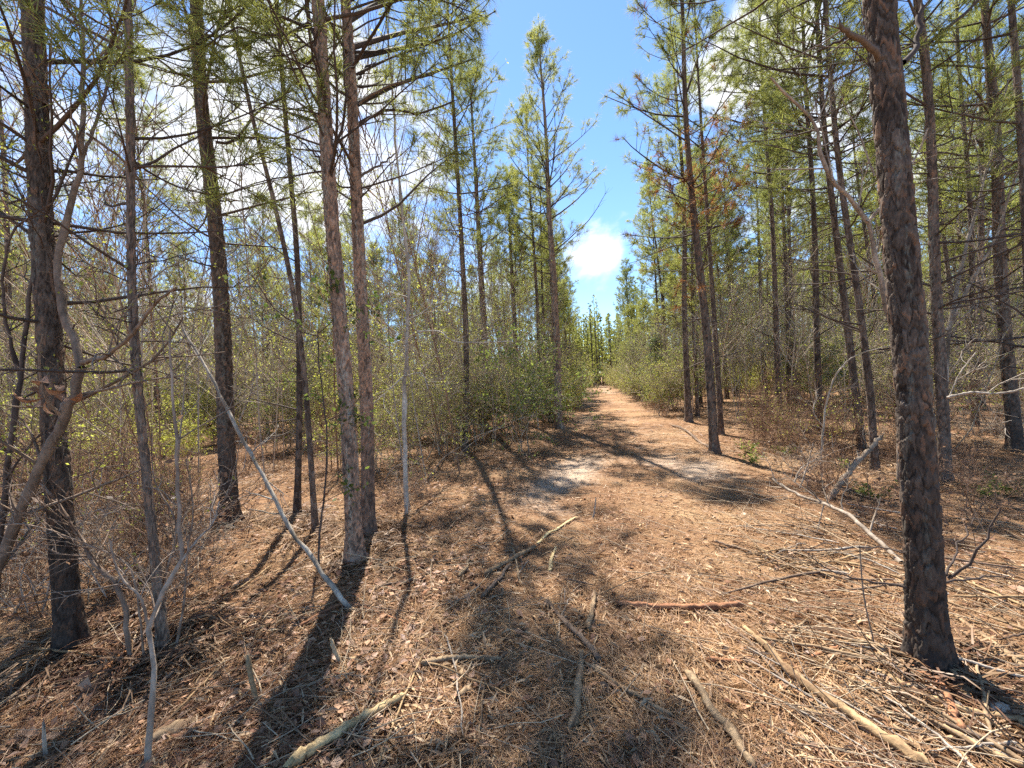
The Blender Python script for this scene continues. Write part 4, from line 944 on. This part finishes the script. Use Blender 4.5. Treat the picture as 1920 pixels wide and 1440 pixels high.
for j, a in enumerate([
    ('stick', [(912, 1082), (955, 1058), (1003, 1028)], .020, .016, 'thick stick lying over another in the centre of the track', MIDW),
    ('stick', [(905, 1125), (932, 1095), (958, 1062)], .014, .013, 'dark stick under the thick one in the centre of the track', BRK),
    ('flattened_straw', [(1008, 1022), (1045, 995), (1082, 972)], .018, .012, 'flattened yellow straw strip pointing up the track', ((.45, .33, .14), (.7, .55, .28))),
    ('flattened_straw', [(1030, 1075), (1036, 1050), (1042, 1028)], .018, .012, 'short yellow straw strip beside the crossed sticks', ((.42, .30, .13), (.66, .5, .26))),
    ('wood_splinter', [(962, 1032), (968, 1060), (974, 1090)], .010, .008, 'pale splinter crossing under the thick stick', MIDW),
    ('wood_splinter', [(862, 1085), (873, 1070), (882, 1052)], .014, .010, 'pale splinter left of the crossed sticks', MIDW),
    ('wood_splinter', [(940, 1122), (943, 1108)], .010, .008, 'tiny pale chip below the crossed sticks', MIDW),
    ('dead_branch', [(1022, 1132), (1060, 1172), (1090, 1205), (1126, 1246)], .013, .017, 'dark barked branch angling down to the right in the track', BRK),
    ('stick', [(1116, 1115), (1112, 1150), (1106, 1188)], .013, .017, 'short upright-lying stick above the dark barked branch\'s end', MIDW),
    ('stick', [(1092, 1228), (1084, 1300), (1072, 1378)], .015, .020, 'tan stick pointing to the viewer below the dark barked branch', MIDW),
    ('stick', [(1098, 1252), (1150, 1285), (1205, 1318), (1262, 1352)], .012, .010, 'slim stick running right from the tan stick\'s upper end', MIDW),
    ('log', [(1160, 1138), (1230, 1146), (1300, 1146), (1395, 1140)], .018, .018, 'red-brown barkless log lying across the track', REDW),
    ('log', [(545, 1450), (620, 1398), (690, 1352), (758, 1312)], .023, .017, 'split yellowish log at the bottom edge left of centre', ((.22, .14, .065), (.56, .41, .21))),
    ('stick', [(1290, 1270), (1325, 1325), (1370, 1385), (1415, 1450)], .020, .019, 'brown stick running to the bottom edge right of centre', MIDW),
    ('long_pole', [(1390, 1180), (1440, 1225), (1505, 1290), (1580, 1345), (1650, 1392), (1745, 1455)], .015, .026, 'long tan pole lying from the red log down to the bottom edge', STRAW),
    ('stick', [(1360, 1165), (1400, 1205), (1440, 1250), (1480, 1292)], .009, .009, 'dark stick lying alongside the long tan pole\'s upper end', BRK),
    ('long_pole', [(1620, 1250), (1700, 1295), (1790, 1335), (1880, 1352), (1925, 1362)], .010, .014, 'tan pole below the largest trunk reaching the right edge', STRAW),
    ('stick', [(1755, 1282), (1780, 1325), (1802, 1380)], .016, .015, 'thick short stick crossing the pole below the largest trunk', REDW),
    ('stick', [(1790, 1160), (1850, 1205), (1925, 1262)], .012, .012, 'straight stick in shade right of the largest trunk\'s foot', MIDW),
    ('stick', [(1468, 1212), (1488, 1192), (1515, 1165)], .011, .007, 'short pale stick between the red log and the largest trunk', MIDW),
    ('stick', [(1520, 1240), (1555, 1225), (1582, 1218)], .010, .009, 'small reddish stick above the long tan pole', REDW),
    ('stick', [(1328, 1245), (1360, 1246), (1388, 1248)], .012, .010, 'short orange-brown bark strip below the red log', REDW),
    ('stick', [(1700, 1335), (1800, 1390), (1925, 1450)], .010, .012, 'slim pole near the bottom right corner', STRAW),
    ('stick', [(1560, 1330), (1640, 1350), (1720, 1395)], .006, .006, 'thin twig crossing above the long tan pole\'s lower end', MIDW),
    ('stick', [(1480, 1062), (1540, 1058), (1600, 1062), (1690, 1090)], .010, .008, 'pale stick in the brush heap left of the largest trunk', STRAW),
    ('stick', [(1420, 1040), (1500, 1072), (1590, 1090), (1690, 1094)], .009, .006, 'dark branch low in the brush heap left of the largest trunk', BRK),
    ('stick', [(1340, 1020), (1380, 1030), (1412, 1042)], .012, .008, 'dark stick at the right rut of the track', BRK),
    ('stick', [(940, 1242), (870, 1240), (790, 1255)], .010, .018, 'curved bark strip lying in shade left of centre', MIDW),
    ('stick', [(820, 1215), (850, 1228), (912, 1242)], .007, .006, 'thin pale stick left of the dark barked branch', MIDW),
    ('stick', [(560, 1180), (640, 1140), (700, 1150), (770, 1175)], .010, .007, 'frayed root-like strands by the leaning sapling\'s broken foot', REDW),
    ('stick', [(420, 1200), (470, 1188), (520, 1172), (535, 1160)], .007, .005, 'pale twig on the litter left of the leaning sapling\'s foot', STRAW),
    ('stick', [(185, 1445), (250, 1340), (330, 1260)], .010, .008, 'dark stick behind the thin bent sapling at bottom left', BRK),
    ('stick', [(0, 1145), (30, 1110), (70, 1075)], .012, .010, 'pale stick by the crooked hardwood\'s foot', STRAW),
    ('log', [(1260, 800), (1290, 812), (1330, 842)], .03, .025, 'low dark log lying by the browned pine\'s foot', BRK),
    ('stick', [(195, 1265), (220, 1242), (240, 1228)], .012, .01, 'orange rotten stick right of the thick far-left pine', ((.36, .14, .05), (.5, .24, .1))),
    ('stick', [(690, 1115), (730, 1100), (800, 1085)], .010, .007, 'dark twig in the shade right of the close pair of pines', BRK),
]):
    stick(*a, seed=500 + j, flat=.5 if 'straw' in a[0] else 1.0, cat={'stick': 'stick', 'log': 'log', 'long_pole': 'pole', 'dead_branch': 'branch', 'wood_splinter': 'splinter', 'flattened_straw': 'straw'}[a[0]])

rng = np.random.default_rng(88)
def loose(n_, x0, x1, y0, y1, label, group, name='loose_stick', amin=2.2, asd=.45, rmax=.011):
    for j in range(n_):
        px, py = rng.uniform(x0, x1), rng.uniform(y0, y1); p = gp(px, py); a_ = rng.normal(amin, asd); L_ = rng.uniform(.25, .9)
        n = 14; t = np.linspace(-.5, .5, n); bnd = rng.normal(0, .12)
        P = np.stack([p[0] + t * L_ * np.cos(a_) - bnd * t * t * L_ * np.sin(a_), p[1] + t * L_ * np.sin(a_) + bnd * t * t * L_ * np.cos(a_), 0 * t], -1); P[:, :2] += rng.normal(0, .004, (n, 2))
        r_ = rng.uniform(.004, rmax); P[:, 2] = np.linspace(float(gz(*P[0, :2])), float(gz(*P[-1, :2])), n); P[:, 2] = np.maximum(P[:, 2], gz(P[:, 0], P[:, 1])) + r_ + rng.uniform(.004, .03)
        cl_ = [MIDW, STRAW, BRK, GRY][rng.integers(0, 4)]; c = np.array(cl_[0]) + (np.array(cl_[1]) - np.array(cl_[0])) * np.clip(rng.random((n, 1)) * .5 + rng.random() * .6, 0, 1)
        mb = MB(); rr = np.linspace(r_, r_ * .6, n) * (1 + rng.normal(0, .08, n)); rr[[0, -1]] *= .3
        mb.tubes((P - p)[None], rr[None], 6, c[None]); nt = rng.integers(0, 4)
        if nt:
            i_ = rng.integers(3, n - 2, nt); T_ = norm(P[i_ + 1] - P[i_]); D_ = norm(T_ + .9 * perp(T_, rng)); D_[:, 2] = np.abs(D_[:, 2])
            mb.tubes(walk(P[i_] - p, D_, rng.uniform(.06, .25, nt), 4, 0, .12, rng), np.full((nt, 4), r_ * .35), 3, np.tile(c[:1], (nt, 1)))
        o = mb.build(name, M_WOOD); o.location = p; tag(o, label, 'stick', group)
loose(34, 1420, 1690, 930, 1110, 'loose dead stick in the tangled brush pile left of the largest trunk', 'sticks of the brush pile', amin=2.5, asd=.6)
loose(26, 1480, 1900, 1200, 1430, 'loose stick on the litter below the largest trunk', 'loose sticks below the largest trunk')
loose(16, 1780, 1915, 1050, 1260, 'loose stick on the litter right of the largest trunk', 'loose sticks right of the largest trunk')
loose(12, 700, 1250, 1060, 1400, 'small loose stick on the litter of the track', 'small sticks on the track', amin=0, asd=2, rmax=.007)
loose(16, 60, 640, 1100, 1420, 'loose stick on the litter at the lower left', 'loose sticks at the lower left', amin=.6, asd=.9, rmax=.008)

def stub(pts, r1, r2, label, cols, seed):
    rng2 = np.random.default_rng(seed); b = gp(*pts[0]); n, k = 12, 9
    L = crom([wp(x, y, b[1]) - b for x, y in pts], n); L[0, 2] -= .05; a = np.arange(k) * 2 * np.pi / k
    rr = np.linspace(r1, r2, n)[:, None] * (1 + rng2.normal(0, .1, (n, k)))
    Vv = L[:, None] + rr[..., None] * np.stack([np.cos(a), np.sin(a), 0 * a], -1)[None]; Vv[-1, :, 2] += rng2.uniform(-.03, .05, k)
    idx = np.arange(n * k).reshape(n, k); nx = np.roll(idx, -1, 1); mb = MB()
    c = np.array(cols[0]) + (np.array(cols[1]) - np.array(cols[0])) * np.repeat(rng2.random((1, k, 1)), n, 0)
    mb.add(Vv, np.stack([idx[:-1], nx[:-1], nx[1:], idx[1:]], -1).reshape(-1, 4), c.reshape(-1, 3)); mb.f.append(idx[-1:][:, :])
    ob = mb.build('cut_stub', M_WOOD); ob.location = b; tag(ob, label, 'stub')
stub([(484, 1322), (474, 1285), (465, 1240)], .011, .012, 'snapped brown stub standing in the litter left of centre', ((.2, .13, .07), (.42, .3, .17)), 601)
stub([(1112, 972), (1115, 955), (1117, 938)], .012, .008, 'small pale stub standing in the middle of the track', PALE, 602)
stub([(640, 1245), (630, 1225), (622, 1205)], .013, .011, 'cut stub in the litter below the leaning sapling', ((.30, .2, .11), (.55, .42, .26)), 603)
stub([(86, 1420), (84, 1400), (82, 1362)], .008, .005, 'thin pale stub near the bottom left corner', PALE, 604)
stub([(1640, 1210), (1620, 1120), (1612, 1030)], .004, .003, 'thin dry stalk standing before the brush heap', GRY, 605)

def slab(px, py, L, W, rz, tilt, label, cols, seed):
    rng2 = np.random.default_rng(seed); b = gp(px, py); n = 9; t = np.linspace(-1, 1, n)
    w = W * (1 - .5 * np.abs(t) ** 2.5) * rng2.uniform(.75, 1.15, n); z = .02 * (1 - t * t) + rng2.normal(0, .004, n)
    ed = [np.stack([t * L / 2, s_ * w / 2 * rng2.uniform(.8, 1.1, n), z - (.012 if abs(s_) == 1 else 0) + dz_], -1) for dz_ in (0, -.014) for s_ in (-1, 0, 1)]
    Vv = np.stack([ed[0], ed[1], ed[2], ed[5], ed[4], ed[3]], 1); k = 6
    idx = np.arange(n * k).reshape(n, k); nx = np.roll(idx, -1, 1); mb = MB()
    c = np.array(cols[0]) + (np.array(cols[1]) - np.array(cols[0])) * rng2.random((n, k, 1))
    mb.add(Vv, np.stack([idx[:-1], nx[:-1], nx[1:], idx[1:]], -1).reshape(-1, 4), c.reshape(-1, 3)); mb.f += [idx[0:1, ::-1], idx[-1:]]
    ob = mb.build('bark_slab', M_WOOD, None, False); ob.location = b + np.array([0, 0, .018]); ob.rotation_euler = (tilt, .05, rz); tag(ob, label, 'bark')
for j, a in enumerate([(330, 1375, .24, .085, .5, .2, 'large tan bark slab behind the thin bent sapling', MIDW), (1810, 1300, .10, .06, 1.0, .2, 'small tan bark chip under the largest trunk\'s right side', STRAW), (1875, 1335, .12, .05, .2, .1, 'pale bark chip near the right edge', PALE),
                       (1730, 1270, .14, .05, 1.9, .3, 'reddish bark flake at the largest trunk\'s foot', REDW), (870, 1305, .10, .03, .7, 0, 'narrow bark flake in the centre foreground', MIDW), (800, 1115, .14, .035, 1.1, .2, 'reddish bark strip in shade below the close pair of pines', REDW),
                       (1525, 1345, .14, .03, -.3, 0, 'pale yellow chip left of the long tan pole\'s middle', STRAW), (180, 1298, .12, .03, .6, 0, 'orange rotten chip near the thick far-left pine', REDW)]):
    slab(*a, seed=620 + j)

# curled dead leaves caught in the crooked hardwood
rng = np.random.default_rng(77)
dl = MB(); b0 = gp(-85, 1290); b = wp(90, 742, b0[1] - .1)
for _ in range(9):
    c0 = rng.normal(0, .035, 3) * np.array([1.6, .6, .7]); n = 6; t = np.linspace(0, 1, n); d = norm(rng.normal(size=3)); s_ = norm(np.cross(d, rng.normal(size=3))); u = np.cross(d, s_)
    Lf = rng.uniform(.07, .12); wd = np.sin(t * np.pi * .95 + .08) * Lf * .28
    mid = c0 + d * (t * Lf)[:, None] + u * (t * (1 - t) * Lf * .9)[:, None]
    Vv = np.stack([mid + s_ * wd[:, None] + u * (wd * .5)[:, None], mid, mid - s_ * wd[:, None] + u * (wd * .5)[:, None]], 1)
    idx = np.arange(n * 3).reshape(n, 3); dl.add(Vv, np.stack([idx[:-1, :-1], idx[:-1, 1:], idx[1:, 1:], idx[1:, :-1]], -1).reshape(-1, 4), np.array([.34, .19, .115]) * rng.uniform(.6, 1.2))
o = dl.build('dead_leaf_cluster', M_LITTER, None, True); o.location = b; tag(o, 'cluster of curled brown dead leaves caught in the crooked left hardwood', 'dead leaves')

# ------------------------------------------------------------------ litter nobody could count
rng = np.random.default_rng(9)
def polar(n, r0_, r1_, fov=1.02):
    r = r0_ * (r1_ / r0_) ** rng.random(n); a = rng.uniform(-fov, fov, n)
    x, y = r * np.sin(a), r * np.cos(a); return x, y
def litter_needles(name, n, r0_, r1_, w, ln, cols, label, lift):
    x, y = polar(n, r0_, r1_)
    for hx, hy in HERO_XY:
        if hy < 6:
            m_ = 900; a_ = rng.uniform(0, 6.283, m_); d_ = .13 + np.abs(rng.normal(0, .16, m_)); x = np.append(x, hx + d_ * np.cos(a_)); y = np.append(y, hy + d_ * np.sin(a_))
    n = len(x); k = rng.random(n) > sand_mask(x, y) * .6; k &= rng.random(n) < .15 + 1.7 * (fbm(x * 1.1, y * 1.1, 21) - .2)
    x, y = x[k], y[k]; n = len(x)
    a = vnoise(x * 1.3, y * 1.3, 40) * 9 + rng.normal(0, 1.0, n); L = ln * rng.uniform(.5, 1.15, n); bend = rng.normal(0, .35, n)
    d1 = np.stack([np.cos(a), np.sin(a), rng.normal(.05, .16, n)], -1); d2 = np.stack([np.cos(a + bend), np.sin(a + bend), rng.normal(-.08, .16, n)], -1)
    p0 = np.stack([x, y, gz(x, y) + rng.random(n) ** 2 * lift + .003], -1); p1 = p0 + d1 * (L / 2)[:, None]; p2 = p1 + d2 * (L / 2)[:, None]
    for p in (p1, p2):
        p[:, 2] = np.maximum(p[:, 2], gz(p[:, 0], p[:, 1]) + .002)
    s_ = np.stack([-np.sin(a), np.cos(a), rng.normal(0, .5, n)], -1) * w * rng.uniform(.6, 1.3, (n, 1))
    V = np.stack([p0 + s_, p0 - s_, p1 - s_, p1 + s_, p2 - s_ * .4, p2 + s_ * .4], 1).reshape(-1, 3)
    i0 = np.arange(n)[:, None] * 6; Fc = np.concatenate([i0 + np.array([0, 1, 2, 3]), i0 + np.array([3, 2, 4, 5])])
    big = (.6 * fbm(x * .8, y * .8, 33) + .4 * fbm(x * 2.6, y * 2.6, 34))[:, None]; pth = np.exp(-((path_q(x, y) - .5) / 1.5) ** 2)[:, None]; t = np.clip(rng.random((n, 1)) * .7 + (big - .47) * 2.2 + .05 + .10 * pth, 0, 1)
    c = np.array(cols[0]) + (np.array(cols[1]) - np.array(cols[0])) * t
    mb = MB(); mb.add(V, Fc, np.repeat(c, 6, 0)); tag(mb.build(name, M_LITTER, None, False), label, 'litter', kind='stuff')
litter_needles('pine_straw', 150000, 1.15, 13, .00108, .19, ((.13, .052, .024), (.56, .335, .16)), 'carpet of fallen orange-brown pine needles over the floor', .03)

litter_needles('pine_straw', 42000, 8, 36, .0042, .24, ((.12, .058, .03), (.50, .33, .18)), 'matted brown pine straw farther up the track and under the trees', .06)

def litter_chips(name, n, r0_, r1_, lo, hi, asp, cols, label, keep, lift):
    x, y = polar(n, r0_, r1_); k = keep(x, y); x, y = x[k], y[k]; n = len(x)
    a = rng.uniform(0, 6.283, n); L = rng.uniform(0, 1, n) ** 2 * (hi - lo) + lo; W = L * rng.uniform(*asp, n)
    d = np.stack([np.cos(a), np.sin(a), rng.normal(0, .22, n)], -1); s_ = np.stack([-np.sin(a), np.cos(a), rng.normal(0, .35, n)], -1)
    c0 = np.stack([x, y, gz(x, y) + rng.random(n) * lift + .006], -1); up = np.array([0, 0, 1.]) * (L * rng.uniform(-.05, .22, n))[:, None]
    l2, w2 = (L / 2)[:, None], (W / 2)[:, None]
    V = np.stack([c0 - d * l2, c0 + s_ * w2 + up, c0 + d * l2, c0 - s_ * w2 + up * .5], 1).reshape(-1, 3); i0 = np.arange(n)[:, None] * 4
    c = np.array(cols[0]) + (np.array(cols[1]) - np.array(cols[0])) * rng.random((n, 1)) ** 1.2
    mb = MB(); mb.add(V, np.concatenate([i0 + np.array([0, 1, 2]), i0 + np.array([0, 2, 3])]), np.repeat(c, 4, 0)); tag(mb.build(name, M_LITTER, None, False), label, 'litter', kind='stuff')
litter_chips('wood_shreds', 46000, 1.15, 11, .02, .10, (.08, .2), ((.20, .10, .048), (.62, .43, .24)), 'shredded wood and bark chips strewn over the track', lambda x, y: rng.random(len(x)) > .7 * sand_mask(x, y), .02)
litter_chips('fallen_leaves', 20000, 1.6, 16, .028, .075, (.4, .7), ((.17, .075, .04), (.48, .28, .16)), 'dry brown oak leaves scattered on the forest floor',
             lambda x, y: rng.random(len(x)) < np.where((path_q(x, y) < -1.0) | (path_q(x, y) > 2.6), .95, .12), .025)
# loose twigs
n = 3800; x, y = polar(n, 1.2, 12); k = rng.random(n) < np.where((path_q(x, y) < -1.0) | (path_q(x, y) > 1.2), .95, .22); x, y = x[k], y[k]; n = len(x)
a = np.where(x > 1.0, rng.normal(2.45, .5, n), rng.uniform(0, 6.28, n)); L = np.where(x > 1.0, rng.uniform(.1, .85, n), rng.uniform(.06, .5, n))
P = walk(np.stack([x, y, gz(x, y) + .008 + rng.random(n) * .03], -1), np.stack([np.cos(a), np.sin(a), rng.normal(.02, .08, n)], -1), L, 5, 0, .10, rng)
P[..., 2] = np.maximum(P[..., 2], gz(P[..., 0], P[..., 1]) + .004)
tw = MB(); tw.tubes(P, rng.uniform(.0015, .0045, n)[:, None] * np.linspace(1, .5, 5)[None], 4, np.array([.16, .10, .06]) + (np.array([.55, .42, .27]) - np.array([.16, .10, .06])) * rng.random((n, 1)))
tag(tw.build('twig_litter', M_WOOD), 'loose dry twigs strewn through the pine straw', 'litter', kind='stuff')

scene.cycles.use_denoising = False
scene.cycles.max_bounces = 4; scene.cycles.diffuse_bounces = 2; scene.cycles.transmission_bounces = 2; scene.cycles.glossy_bounces = 1
scene.cycles.use_adaptive_sampling = True; scene.cycles.adaptive_threshold = 0.025
scene.cycles.caustics_reflective = False; scene.cycles.caustics_refractive = False
